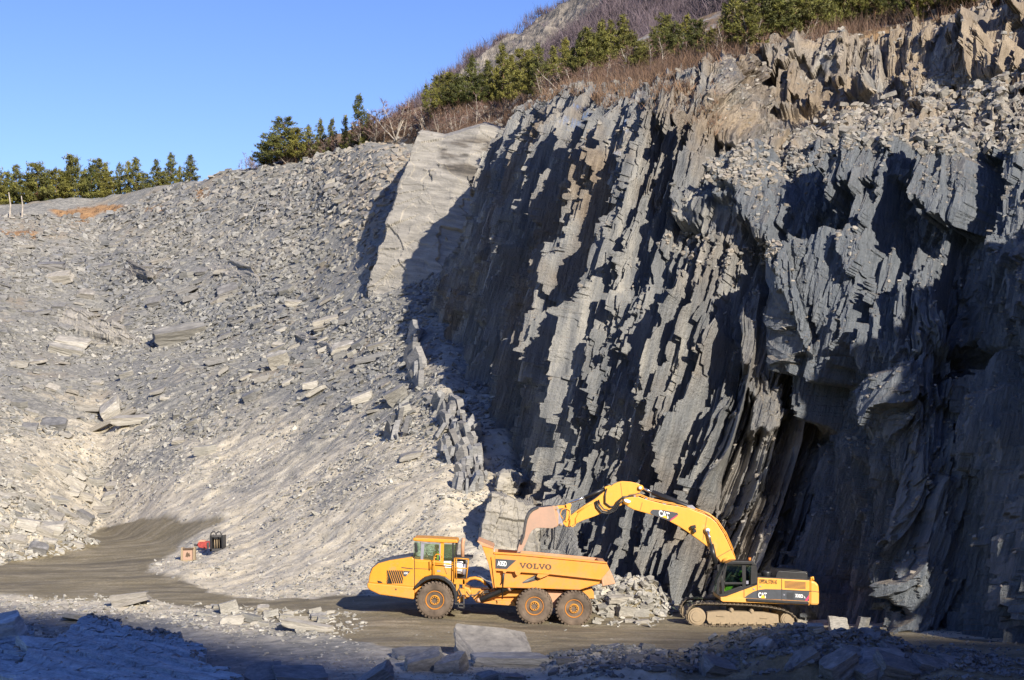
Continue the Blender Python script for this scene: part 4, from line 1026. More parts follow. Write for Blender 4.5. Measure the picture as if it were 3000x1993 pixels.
# far wall: the same outline carried straight back across the body
bm = bmesh.new(); pts_ = [T.W(p, 0) + Vector((0, 3.0, 0)) for p in [(1178, 318), (1395, 332), (1985, 388), (2040, 396), (2062, 440), (1996, 520), (1180, 446)]]
va = [bm.verts.new(p) for p in pts_]; vb = [bm.verts.new(p + Vector((0, .12, 0))) for p in pts_]
bm.faces.new(va); bm.faces.new(vb[::-1])
for i in range(7): bm.faces.new((va[i], vb[i], vb[(i + 1) % 7], va[(i + 1) % 7]))
T.done(bm, "side_wall", RUST, body, .02, label="pinkish worn inside of the far wall")
T.prof("top_rail", [(1172, 308), (1395, 322), (1985, 378), (2042, 388), (2044, 399), (1985, 393), (1395, 337), (1172, 324)], -.06, .16, Y_BODY, body, .02)
T.prof("side_rib", [(1180, 440), (1620, 470), (1998, 514), (1998, 524), (1620, 482), (1180, 452)], -.06, .1, Y_BODY, body, .015)
T.prof("front_wall", [(1080, 262), (1165, 276), (1178, 345), (1190, 450), (1190, 586), (1166, 586), (1132, 405)], .0, .14, Y_BODY, body, .02)
T.prof("front_wall", [(1095, 300), (1160, 300), (1190, 586), (1166, 586), (1132, 405)], .14, 3.1, Y_BODY, body, .0)
T.prof("spill_guard", [(1042, 226), (1050, 221), (1168, 270), (1172, 284), (1082, 262)], -.03, 3.12, RUST, body, .01, "worn rusty spill guard leaning over the cab")
T.prof("front_edge", [(1150, 345), (1178, 345), (1184, 470), (1192, 584), (1178, 584)], -.08, .1, Y_BODY, body, .02)
T.prof("tail_chute", [(1985, 388), (2040, 396), (2082, 482), (2108, 552), (2060, 562), (2008, 570), (1996, 516)], .04, 3.04, RUST, body, .03, "rusty orange tail of the dump body")
T.prof("tail_lip", [(2000, 520), (2010, 512), (2022, 568), (2008, 572)], -.05, .2, RUST, body, .02)
bd = T.prof("badge", [(1184, 360), (1345, 372), (1292, 420), (1272, 440), (1184, 436)], -.012, .03, CHAR, body, 0, "dark blue-grey model badge")
T.text("lettering", "A35D", (1200, 414), (1270, 419), 39, -.022, WHITE, bd, .03)
# slab-serif maker's name, letter by letter
def letters(z0, z1, h, dy, mat, parent):
    a, b = T.W(z0, dy), T.W(z1, dy); hh_ = T.m(h, dy)
    bm = bmesh.new()
    def poly(x0, x1, q):
        vs = []
        for (x, y) in q:
            p = a + (b - a) * (x0 + (x1 - x0) * x) + Vector((0, 0, hh_ * y)); vs.append(bm.verts.new(p))
        f = bm.faces.new(vs)
        return f
    V_ = [[(0, 1), (0, .84), (.07, .84), (.44, 0), (.58, 0), (.46, .36), (.28, .84), (.38, .84), (.38, 1)], [(.46, .36), (.58, 0), (.92, .84), (1, .84), (1, 1), (.66, 1), (.66, .84), (.76, .84)], ]
    L_ = [[(0, 0), (.95, 0), (.95, .42), (.80, .42), (.76, .16), (.42, .16), (.42, .84), (.56, .84), (.56, 1), (0, 1), (0, .84), (.13, .84), (.13, .16), (0, .16)]]
    w = [(0, .205), (.205, .41), (.43, .60), (.60, .80), (.795, 1.0)]
    for (x0, x1), ch in zip(w, "VOLVO"):
        if ch == 'O':
            n = 20
            for i in range(n):
                t0, t1 = 2 * math.pi * i / n, 2 * math.pi * (i + 1) / n
                o_ = lambda t, r, s: (.5 + .5 * r * math.cos(t), .5 + .52 * s * math.sin(t))
                poly(x0, x1, [o_(t0, .98, 1), o_(t1, .98, 1), o_(t1, .42, .68), o_(t0, .42, .68)])
        else:
            for q in (V_ if ch == 'V' else L_): poly(x0, x1, q)
    return T.done(bm, "lettering", mat, parent)
letters((1370, 432), (1616, 446), 42, -.012, LETTER, body)
T.prof("lug", [[(1330, 455), (1384, 460), (1370, 480), (1352, 492), (1340, 482)], [(1240, 455), (1272, 456), (1262, 470), (1246, 470)], [(1510, 478), (1600, 482), (1560, 500), (1530, 512), (1500, 500)]], -.12, .14, Y_BODY, body, .01)
T.tube("hose", [[(1248, 462, -.05), (1234, 540, .1), (1212, 575, .2)], [(1252, 462, -.05), (1242, 560, .1), (1236, 670, .3)]], .03, BLACK, body, 6)
lift = T.tube("lift_cylinder", [(1066, 676, .42), (1270, 590, .38), (1274, 588, .36), (1500, 503, .22)], [.115, .115, .15, .15], DKGREY, None, 14)
T.tube("cylinder_eye", [[(1500, 503, .2), (1552, 487, .18)], [(1046, 684, .44), (1066, 676, .42)]], .11, RUST, lift, 10)
T.tube("clamp", [(1280, 585, .36), (1296, 579, .35)], .175, RUST, lift, 14)
person(T.W((742, 392), 1.3), "truck driver in a yellow hi-vis vest seated at the wheel of the hauler")

# ------------------------------------------------------------------ excavator
exc = root_empty("excavator", P(2175, 1838, 72.5), "yellow and black tracked excavator at the cliff foot reaching its boom over the hauler", "excavator")
E = Kit(2.361, 1450, 1380, 71.0, exc)
def track(d0):
    pts = [(1322, 1008), (1328, 968), (1350, 938), (1385, 922), (1450, 916), (1600, 920), (1750, 926), (1900, 940), (1990, 958), (2055, 985), (2090, 1020), (2096, 1045), (2082, 1068), (2040, 1076), (1900, 1076), (1700, 1076), (1480, 1076), (1390, 1074), (1350, 1055), (1328, 1030)]
    W3 = [E.W(p, 0) + Vector((0, d0, 0)) for p in pts]
    n = len(W3); L = [0]
    for i in range(n): L.append(L[-1] + (W3[(i + 1) % n] - W3[i]).length)
    bm = bmesh.new(); cnt = 58
    cen = sum(W3, Vector()) / n
    for k in range(cnt):
        s = L[-1] * k / cnt; i = max(j for j in range(n) if L[j] <= s)
        a, b = W3[i], W3[(i + 1) % n]; f = (s - L[i]) / (L[i + 1] - L[i])
        p = a.lerp(b, f)
        def at(ss):
            ss %= L[-1]; ii = max(j for j in range(n) if L[j] <= ss); return W3[ii].lerp(W3[(ii + 1) % n], (ss - L[ii]) / (L[ii + 1] - L[ii]))
        d = (at(s + .12) - at(s - .12)).normalized(); o_ = Vector((-d.z, 0, d.x))
        if o_.dot(p - cen) < 0: o_ = -o_
        h = L[-1] / cnt * .46
        for (u0, u1, v0, v1, y0, y1) in ((-h, h, -.035, -.005, 0, .6), (h * .45, h, -.005, .03, 0, .6), (-h * .2, h * .1, -.005, .02, 0, .6), (-h * .9, h * .9, -.11, -.035, .18, .42)):
            vs = [bm.verts.new(p + d * u + o_ * v + Vector((0, y, 0))) for y in (y0, y1) for (u, v) in ((u0, v0), (u1, v0), (u1, v1), (u0, v1))]
            for f_ in ((0, 1, 2, 3), (7, 6, 5, 4), (0, 4, 5, 1), (1, 5, 6, 2), (2, 6, 7, 3), (3, 7, 4, 0)): bm.faces.new([vs[q] for q in f_])
    tr = E.done(bm, "track", TRACKM)
    def cyl(name, c, r, y0, y1, mat, n=24, inner=None):
        b = bmesh.new(); cc = E.W(c, 0) + Vector((0, d0, 0)); R = E.m(r)
        E.lathe_bm(b, cc, [(R * .55, y0 - .03), (R * .6, y0), (R * .82, y0), (R * .85, y0 + .04), (R, y0 + .05), (R, y1)], n)
        return E.done(b, name, mat, tr)
    cyl("drive_sprocket", (1398, 1010), 62, .05, .5, SAND, 22)
    cyl("idler_wheel", (2030, 1030), 50, .12, .48, SAND, 28)
    for c in ((1638, 965), (1778, 972)): cyl("carrier_roller", c, 15, .02, .45, SAND, 14)
    for k in range(8): cyl("track_roller", (1510 + k * 58, 1058), 20, .1, .5, SAND, 14)
    b = bmesh.new(); q = [(1470, 978), (1560, 970), (1860, 978), (1960, 995), (1965, 1050), (1900, 1060), (1480, 1056), (1466, 1030)]
    E.prism(b, q, d0 * 0 + .06, .55)
    for (x, y) in ((1560, 1004), (1860, 1018)):
        E.prism(b, [(x - 26, y - 4), (x + 26, y - 1), (x + 26, y + 5), (x - 26, y + 2)], .02, .08)
    for x in range(1500, 1900, 62): E.prism(b, [(x, 1046), (x + 30, 1046), (x + 30, 1062), (x, 1062)], .03, .1)
    if d0: b.transform(Matrix.Translation((0, d0, 0)))
    E.done(b, "track_frame", SAND, tr, .01)
track(0.0); track(2.55)
E.prof("undercarriage", [(1600, 930), (1850, 935), (1860, 1000), (1590, 1000)], .6, 2.55, DKGREY, None, .02)
E.tube("slew_ring", [(1725, 930, 1.57), (1722, 902, 1.57)], .62, BLACK, None, 28)
# upper structure
house = E.prof("house", [(1575, 872), (1590, 842), (1660, 820), (1725, 802), (1800, 782), (1816, 762), (1816, 738), (1980, 747), (2178, 758), (2178, 908), (1985, 898), (1740, 884)], .30, 2.85, Y_EXC, None, .03)
E.prof("deck_skirt", [(1560, 872), (1745, 880), (2176, 904), (2176, 930), (1900, 917), (1576, 905), (1562, 896)], .24, 2.9, Y_EXC, house, .02)
E.prof("side_bumper", [(1740, 882), (2170, 904), (2174, 925), (1745, 902)], .16, .3, BLACK, house, .02)
cwt = E.prof("counterweight", [(2178, 757), (2216, 764), (2240, 790), (2244, 850), (2243, 918), (2234, 931), (2178, 928)], .26, 2.88, Y_EXC, None, .09)
E.prof("seam", [(2178, 828), (2243, 836), (2243, 840), (2178, 832)], .252, .3, LETTER, cwt, 0)
E.tube("lifting_eye", [(2188, 760, .9), (2188, 736, .9), (2199, 734, .9), (2203, 756, .9)], .045, Y_EXC, cwt, 8)
sw = E.prof("side_decal", [(1724, 878), (1752, 856), (1790, 834), (1830, 822), (1870, 818), (1985, 820), (2174, 831), (2174, 900), (1985, 890), (1740, 881)], .285, .32, CHAR, house, 0, "charcoal swoosh along the flank")
E.prof("panel_seam", [[(1814, 740), (1817, 740), (1817, 880), (1814, 880)], [(1982, 748), (1985, 748), (1985, 895), (1982, 895)], [(1985, 822), (2178, 830), (2178, 833), (1985, 825)], [(1722, 806), (1725, 806), (1725, 876), (1722, 876)]], .283, .31, BLACK, house, 0)
E.text("lettering", "CAT", (1822, 877), (1880, 880), 37, .276, WHITE, sw, .04)
E.prof("triangle_mark", [(1836, 880), (1848, 860), (1854, 856), (1860, 861), (1872, 882)], .270, .28, TRIY, sw, 0)
E.text("lettering", "330D", (2078, 874), (2132, 879), 24, .276, WHITE, sw, .03)
E.text("lettering", "L", (2140, 880), (2150, 881), 13, .276, WHITE, sw, .03)
E.prof("red_stripe", [(2144, 897), (2174, 856), (2174, 878), (2160, 898)], .276, .3, MAGENTA, sw, 0)
E.text("lettering", "OPPDAL STEN AS", (1829, 778), (1950, 783), 29, .287, BLACK, house, .015)
E.prof("vent_grille", [[(2005, 762 + 8.4 * k), (2150, 770 + 8.4 * k), (2150, 774.5 + 8.4 * k), (2005, 766.5 + 8.4 * k)] for k in range(6)], .285, .31, LETTER, house, 0)
E.prof("vent_grille", [[(2018, 842 + 8 * k), (2066, 844 + 8 * k), (2066, 848 + 8 * k), (2018, 846 + 8 * k)] for k in range(6)], .279, .31, BLACK, sw, 0)
E.prof("door_handle", [[(1832, 795), (1842, 796), (1842, 803), (1832, 802)], [(1786, 812), (1798, 813), (1798, 822), (1786, 821)], [(1996, 852), (2006, 853), (2006, 862), (1996, 861)]], .27, .31, GREYF, house, 0)
E.prof("engine_hood", [(1950, 700), (1960, 690), (2150, 702), (2164, 712), (2164, 757), (1938, 746)], .5, 2.4, BLACK, house, .03)
E.prof("top_walkway", [(1818, 732), (1940, 738), (2178, 750), (2178, 760), (1818, 742)], .4, 2.7, BLACK, house, .01)
E.tube("air_intake", [(1878, 742, 1.0), (1878, 704, 1.0), (1878, 690, 1.0)], [.2, .25, .22], BLACK, house, 16)
E.tube("exhaust_pipe", [(1925, 740, 1.9), (1925, 704, 1.9), (1918, 692, 1.9)], .07, DKGREY, house, 10)
E.tube("handrail", [[(2164, 738, .6), (2172, 738, .6), (2172, 756, .6)], [(1945, 700, .5), (1945, 684, .5), (2050, 690, .5), (2160, 700, .5), (2164, 720, .5)]], .02, BLACK, house, 6)
E.tube("warning_beacon", [(1762, 622, .9), (1762, 600, .9)], .06, ORANGE, None, 10, "orange beacon on the cab roof")
# cab
ecab = E.prof("cab", [(1545, 858), (1590, 842), (1725, 800), (1812, 775), (1812, 790), (1700, 830), (1600, 868), (1560, 872)], .28, 1.35, BLACK, None, .01)
E.prof("cab_roof", [(1600, 640), (1640, 622), (1790, 625), (1806, 645), (1806, 655), (1600, 652)], .26, 1.37, BLACK, ecab, .03)
for d0 in (.28, 1.25):
    E.prof("pillar", [(1596, 642), (1612, 642), (1592, 780), (1592, 845), (1545, 862), (1532, 835), (1540, 760)] if False else [(1590, 644), (1608, 644), (1586, 760), (1588, 842), (1570, 850), (1566, 760)], d0, d0 + .09, BLACK, ecab, .01)
    E.prof("pillar", [(1708, 646), (1736, 646), (1736, 800), (1712, 806)], d0, d0 + .09, BLACK, ecab, .01)
    E.prof("pillar", [(1772, 648), (1808, 650), (1816, 700), (1816, 784), (1768, 792)], d0, d0 + .09, BLACK, ecab, .01)
    E.prof("door_frame", [[(1588, 770), (1715, 772), (1715, 784), (1588, 786)], [(1600, 640), (1780, 642), (1780, 652), (1598, 652)], [(1588, 836), (1700, 796), (1716, 806), (1590, 848)]], d0 - .02, d0 + .08, BLACK, ecab, .01)
    E.prof("window", [(1604, 652), (1709, 652), (1712, 774), (1590, 774)], d0 + .03, d0 + .05, GLASSD, ecab, 0)
    E.prof("window", [(1736, 652), (1774, 652), (1770, 785), (1736, 792)], d0 + .03, d0 + .05, GLASSD, ecab, 0)
    E.prof("window", [(1590, 784), (1712, 784), (1700, 800), (1592, 836)], d0 + .03, d0 + .05, GLASSD, ecab, 0)
E.prof("windscreen", [(1590, 645), (1598, 645), (1548, 770), (1546, 860), (1536, 852), (1538, 765)], .30, 1.33, GLASSD, ecab, 0)
E.prof("front_pillar", [(1592, 640), (1604, 640), (1554, 765), (1552, 862), (1532, 850), (1536, 760)], .28, .36, BLACK, ecab, .01)
E.prof("rear_panel", [(1796, 655), (1810, 660), (1814, 780), (1798, 785)], .36, 1.28, BLACK, ecab, .01)
E.prof("operator_seat", [[(1690, 790), (1745, 790), (1745, 765), (1690, 768)], [(1738, 690), (1756, 690), (1760, 785), (1740, 785)]], .6, 1.1, SEAT, ecab, .03)
E.prof("sticker", [(1738, 760), (1754, 760), (1754, 782), (1738, 783)], .27, .29, GREYF, ecab, 0)
E.prof("control_lever", [[(1640, 735), (1648, 735), (1652, 790), (1646, 790)]], .7, .76, DKGREY, ecab, .005)
E.prof("mirror", [(1536, 650), (1554, 646), (1552, 690), (1540, 694)], .05, .1, BLACK, ecab, .01)
E.tube("handrail", [(1582, 690, .22), (1566, 770, .22), (1560, 830, .22)], .02, BLACK, ecab, 6)
E.prof("cab_base", [(1560, 870), (1600, 866), (1600, 845), (1590, 842)], .3, 1.35, Y_EXC, ecab, 0)
jk = E.prof("lump", [(1588, 838), (1592, 812), (1606, 794), (1630, 788), (1644, 792), (1632, 812), (1610, 822)], .42, .55, HIVIS, ecab, .02, "folded yellow-green jacket behind the lower door glass") if False else None
person(E.W((1722, 772), .85), "excavator operator in a yellow-green hi-vis vest seated in the black cab", math.pi, 0.03)
bm = bmesh.new();  # yellow-green lump low behind the lower door glass
for (x, y, r) in ((1600, 826, .12), (1618, 812, .13), (1634, 798, .10), (1606, 810, .10)):
    m_ = Matrix.Translation(E.W((x, y), .55)) @ Matrix.Diagonal((1.0, .7, .8, 1))
    bmesh.ops.create_icosphere(bm, subdivisions=2, radius=r, matrix=m_)
for v_ in bm.verts: v_.co += Vector((random.uniform(-.02, .02), random.uniform(-.02, .02), random.uniform(-.03, .03)))
me_ = bpy.data.meshes.new("green_lump"); bm.to_mesh(me_); bm.free(); me_.materials.append(HIVIS)
tag(link("green_lump", me_), "crumpled yellow-green jacket lying low behind the excavator's door glass", "lump")
# boom
boom = E.prof("boom", [(1548, 612), (1520, 585), (1500, 560), (1478, 528), (1420, 486), (1330, 420), (1270, 382), (1200, 345), (1130, 318), (1075, 300), (1020, 285), (960, 268), (920, 246), (900, 228), (890, 208), (898, 190), (925, 180), (990, 178), (1050, 198), (1180, 232), (1270, 244), (1350, 262), (1450, 300), (1500, 328), (1535, 360), (1585, 440), (1610, 490), (1632, 540), (1650, 580), (1668, 614), (1640, 640), (1570, 640)], 1.35, 2.0, Y_EXC, None, .03)
E.prof("weld_seam", [[(1535, 598), (1636, 540), (1638, 543), (1537, 601)], [(1018, 218), (1021, 219), (1005, 275), (1002, 274)], [(1466, 315), (1469, 316), (1440, 480), (1437, 479)]], 1.343, 1.36, LETTER, boom, 0)
bd = E.prof("badge", [(1074, 292), (1078, 276), (1092, 267), (1170, 272), (1262, 290), (1268, 300), (1262, 312), (1212, 347), (1180, 336), (1100, 306)], 1.338, 1.36, CHAR, boom, 0, "charcoal maker's badge on the boom")
E.text("lettering", "CAT", (1134, 312), (1208, 334), 44, 1.330, WHITE, bd, .04)
E.prof("triangle_mark", [(1156, 318), (1170, 308), (1176, 307), (1184, 313), (1196, 332)], 1.322, 1.335, TRIY, bd, 0)
E.prof("red_stripe", [(1209, 345), (1218, 333), (1262, 303), (1260, 313), (1214, 347)], 1.330, 1.36, MAGENTA, bd, 0)
E.tube("pin_boss", [(1470, 412, 1.25), (1470, 412, 2.1)], .165, Y_EXC, boom, 18)
E.tube("pin", [(1472, 411, 1.18), (1472, 411, 1.3)], .10, WHITE, boom, 14)
E.tube("pin_boss", [(1605, 628, 1.2), (1605, 628, 2.15)], .2, Y_EXC, boom, 16)
E.prof("work_light", [[(1356, 380), (1388, 374), (1392, 396), (1360, 402)], [(1368, 406), (1390, 402), (1394, 424), (1376, 430)]], 1.15, 1.34, BLACK, boom, .01)
for dd in (1.2, 2.15):
    bc = E.tube("boom_cylinder", [(1472, 411, dd), (1498, 515, dd)], .06, CHROME, None, 12)
    E.tube("cylinder_barrel", [(1496, 508, dd), (1526, 640, dd)], .115, BLACK, bc, 12)
ac = E.tube("arm_cylinder", [(1024, 122, 1.67), (1092, 150, 1.67)], .065, CHROME, None, 12)
E.tube("cylinder_barrel", [(1086, 147, 1.67), (1350, 252, 1.67), (1368, 262, 1.67)], .125, BLACK, ac, 14)
E.prof("cylinder_mount", [(1330, 240), (1365, 236), (1400, 270), (1390, 290), (1330, 262)], 1.5, 1.85, GREYF, boom, .01)
E.tube("hydraulic_pipe", [[(930, 178, 1.45), (1000, 168, 1.45), (1050, 192, 1.45), (1180, 222, 1.45), (1290, 240, 1.45), (1390, 272, 1.45), (1470, 300, 1.45), (1530, 345, 1.45), (1590, 430, 1.45), (1640, 540, 1.45), (1662, 600, 1.45)], [(940, 172, 1.6), (1006, 162, 1.6), (1060, 186, 1.6), (1190, 216, 1.6), (1300, 234, 1.6), (1400, 264, 1.6), (1480, 294, 1.6), (1540, 340, 1.6), (1600, 430, 1.6), (1650, 545, 1.6)], [(1384, 262, 1.4), (1440, 278, 1.4), (1500, 312, 1.4), (1545, 360, 1.4), (1598, 450, 1.4)]], .022, Y_EXC, boom, 6)
E.prof("pipe_clamp", [[(1040, 185), (1056, 188), (1052, 206), (1038, 202)], [(1160, 224), (1186, 228), (1182, 240), (1160, 236)], [(1250, 240), (1268, 243), (1264, 252), (1248, 248)], [(960, 170), (974, 170), (974, 184), (960, 184)]], 1.36, 1.7, GREYF, boom, .005)
# stick
stick = E.prof("stick", [(880, 71), (940, 75), (988, 86), (1018, 104), (1024, 120), (1012, 138), (1000, 152), (968, 160), (925, 166), (905, 190), (890, 232), (850, 248), (800, 270), (740, 292), (690, 314), (600, 346), (545, 374), (522, 388), (490, 386), (468, 360), (480, 340), (510, 320), (560, 280), (620, 238), (690, 196), (740, 156), (780, 122), (820, 92), (850, 78)], 1.45, 1.92, Y_EXC, None, .025)
E.prof("stick_seam", [[(868, 84), (871, 83), (884, 196), (881, 197)]], 1.443, 1.46, LETTER, stick, 0)
E.tube("pin_boss", [(1008, 116, 1.36), (1008, 116, 2.0)], .13, Y_EXC, stick, 14)
E.tube("pin", [(1004, 118, 1.3), (1004, 118, 1.4)], .07, WHITE, stick, 12)
E.tube("pin_boss", [(912, 210, 1.30), (912, 210, 2.05)], .17, Y_EXC, stick, 16)
E.prof("pin", [(892, 198), (910, 194), (938, 206), (940, 216), (925, 222), (900, 214)], 1.26, 1.34, WHITE, stick, .01)
bc = E.tube("bucket_cylinder", [(512, 222, 1.67), (640, 176, 1.67)], .055, CHROME, None, 10)
E.tube("cylinder_barrel", [(620, 184, 1.67), (772, 120, 1.67)], .085, BLACK, bc, 12)
E.prof("cylinder_mount", [(758, 112), (796, 98), (810, 110), (790, 132), (764, 136)], 1.5, 1.85, Y_EXC, stick, .01)
E.tube("hose", [[(700, 206, 1.4), (712, 240, 1.36), (740, 276, 1.34), (790, 286, 1.34), (830, 262, 1.34), (852, 222, 1.34), (880, 188, 1.36), (940, 178, 1.4)], [(716, 200, 1.38), (726, 232, 1.32), (752, 264, 1.3), (792, 274, 1.3), (826, 250, 1.3), (850, 208, 1.3), (884, 180, 1.34), (960, 174, 1.4)], [(690, 214, 1.42), (704, 250, 1.36), (738, 288, 1.34), (788, 296, 1.34), (838, 270, 1.34), (864, 226, 1.34), (900, 190, 1.36)], [(772, 122, 1.4), (762, 170, 1.36), (762, 220, 1.36), (800, 248, 1.36), (846, 236, 1.36)]], .035, BLACK, stick, 7)
E.tube("hydraulic_pipe", [[(700, 206, 1.42), (640, 240, 1.42), (580, 290, 1.42), (560, 330, 1.4), (560, 365, 1.4), (545, 386, 1.42), (520, 380, 1.4)], [(690, 200, 1.42), (620, 250, 1.42), (570, 286, 1.42)]], .022, Y_EXC, stick, 6)
# linkage and bucket
E.prof("bucket_link", [(490, 232), (520, 222), (530, 236), (520, 262), (508, 330), (500, 352), (486, 350), (494, 300), (496, 256)], 1.38, 1.48, Y_EXC, None, .01)
E.prof("bucket_link", [(412, 246), (440, 240), (500, 236), (522, 226), (522, 244), (490, 256), (440, 262), (416, 268)], 1.5, 1.88, Y_EXC, None, .01)
E.prof("quick_coupler", [(406, 250), (436, 246), (446, 290), (466, 350), (474, 376), (452, 386), (430, 360), (416, 320)], 1.28, 2.1, GREYF, None, .02)
E.tube("coupler_pin", [[(424, 262, 1.2), (424, 262, 2.2)], [(456, 372, 1.2), (456, 372, 2.2)]], .075, SAND, None, 12)
E.tube("hose", [[(470, 330, 1.35), (450, 300, 1.32), (462, 270, 1.32), (490, 258, 1.34), (520, 272, 1.34), (522, 310, 1.34), (508, 340, 1.36)], [(516, 300, 1.34), (526, 340, 1.32), (520, 376, 1.32), (536, 388, 1.34), (558, 372, 1.36)]], .026, Y_EXC, None, 6)
bshape = [(404, 250), (385, 244), (340, 250), (290, 254), (258, 266), (232, 290), (212, 330), (202, 380), (192, 450), (176, 490), (160, 530), (152, 566)]
inner = [(188, 556), (205, 520), (224, 478), (238, 440), (258, 412), (284, 394), (330, 394), (400, 398), (432, 378), (420, 320)]
# side plates and a curved back shell
bk = E.prof("bucket", bshape + inner, .78, .84, BUCKET, None, .01, "pinkish worn bucket tipped over the hauler body")
b2 = bmesh.new(); sp_ = [E.W(p, .78) + Vector((0, 1.76, 0)) for p in bshape + inner]
va = [b2.verts.new(p) for p in sp_]; vb = [b2.verts.new(p + Vector((0, .06, 0))) for p in sp_]
b2.faces.new(va); b2.faces.new(vb[::-1])
for i in range(len(va)): j = (i + 1) % len(va); b2.faces.new((va[i], vb[i], vb[j], va[j]))
E.done(b2, "side_plate", BUCKET, bk, .01)
b2 = bmesh.new(); out_ = [E.W(p, .78) for p in bshape]; cenb = E.W((330, 360), .78)
inn_ = [p + (cenb - p).normalized() * .07 for p in out_]
for i in range(len(out_) - 1):
    q = [out_[i], out_[i + 1], inn_[i + 1], inn_[i]]
    a1 = [b2.verts.new(p + Vector((0, .03, 0))) for p in q]; a2 = [b2.verts.new(p + Vector((0, 1.79, 0))) for p in q]
    for k in range(4): b2.faces.new((a1[k], a2[k], a2[(k + 1) % 4], a1[(k + 1) % 4]))
    b2.faces.new(a1); b2.faces.new(a2[::-1])
E.done(b2, "back_shell", DKGREY, bk, 0)
E.prof("wear_strip", [(258, 264), (300, 250), (306, 258), (268, 276), (244, 300), (226, 340), (216, 390), (206, 455), (186, 510), (176, 505), (192, 450), (203, 380), (213, 330), (232, 288)], .72, .8, DKGREY, bk, .01)
for k in range(5):
    yy = .80 + .38 * k
    b3 = bmesh.new(); rt = [E.W(p, .78) for p in ((166, 488), (198, 496), (184, 556), (172, 572), (156, 570), (152, 540))]
    a1 = [b3.verts.new(p + Vector((0, yy - .78, 0))) for p in rt]; a2 = [b3.verts.new(p + Vector((0, yy - .78 + .17, 0))) for p in rt]
    b3.faces.new(a1); b3.faces.new(a2[::-1])
    for i in range(6): b3.faces.new((a1[i], a2[i], a2[(i + 1) % 6], a1[(i + 1) % 6]))
    E.done(b3, "tooth", DKGREY, bk, .01)
E.prof("cutting_edge", [(186, 452), (206, 458), (188, 520), (166, 512)], .79, 2.57, DKGREY, bk, .01)
E.prof("bucket_ear", [(386, 244), (412, 240), (440, 300), (438, 376), (420, 390), (398, 360), (392, 300)], 1.2, 1.27, RUST, bk, .01)
E.prof("bucket_ear", [(386, 244), (412, 240), (440, 300), (438, 376), (420, 390), (398, 360), (392, 300)], 2.12, 2.19, RUST, bk, .01)

# ------------------------------------------------------------------ trees
def m_leaf(name, a, b):
    t = NT(name)
    oi = t.n("ObjectInfo")
    n = t.noise(t.coords(), 1.6, 3, 0.6)
    f = t.math('ADD', t.math('MULTIPLY', n, 0.9), t.math('MULTIPLY', oi.outputs['Random'], 0.5))
    c = t.ramp(f, [(0.3, a), (0.95, b)])
    t.color(tone_mul(t, c)); t.set(Roughness=0.7)
    t.b.inputs['Subsurface Weight'].default_value = 0.0
    return t.m
M_PINE = m_leaf("pine_needles", (0.032, 0.050, 0.011), (0.19, 0.175, 0.032))
M_TWIG = m_leaf("bare_twigs", (0.10, 0.055, 0.045), (0.21, 0.125, 0.10))
M_BUSH = m_leaf("dry_undergrowth", (0.085, 0.050, 0.038), (0.27, 0.17, 0.095))
M_FOREST = m_leaf("far_bare_forest", (0.050, 0.037, 0.044), (0.115, 0.085, 0.095))
M_BARK = m_simple("pine_bark", (0.20, 0.115, 0.065), 0.9, 0, 0.4, 4)
M_BIRCH = m_simple("birch_bark", (0.42, 0.37, 0.31), 0.8, 0, 0.5, 3)

def tris_mesh(name, tri, mats, tone):
    n = len(tri)
    return fast_mesh(name, tri.reshape(-1, 3), np.arange(n * 3), np.arange(n) * 3, mats, {"tone": np.repeat(tone, 3)})

def tube_np(paths):
    """paths: list of (points (n,3), radii (n,)) -> triangles of four-sided tubes"""
    out = []
    for p, r in paths:
        p = np.asarray(p, float)
        for i in range(len(p) - 1):
            d = p[i + 1] - p[i]; d /= np.linalg.norm(d) + 1e-9
            u = np.cross(d, [0.3, 1, 0.1]); u /= np.linalg.norm(u) + 1e-9; v = np.cross(d, u)
            A_ = [p[i] + (u * math.cos(a) + v * math.sin(a)) * r[i] for a in np.arange(4) * math.pi / 2]
            B_ = [p[i + 1] + (u * math.cos(a) + v * math.sin(a)) * r[i + 1] for a in np.arange(4) * math.pi / 2]
            for k in range(4):
                j = (k + 1) % 4
                out += [(A_[k], A_[j], B_[j]), (A_[k], B_[j], B_[k])]
    return np.array(out)

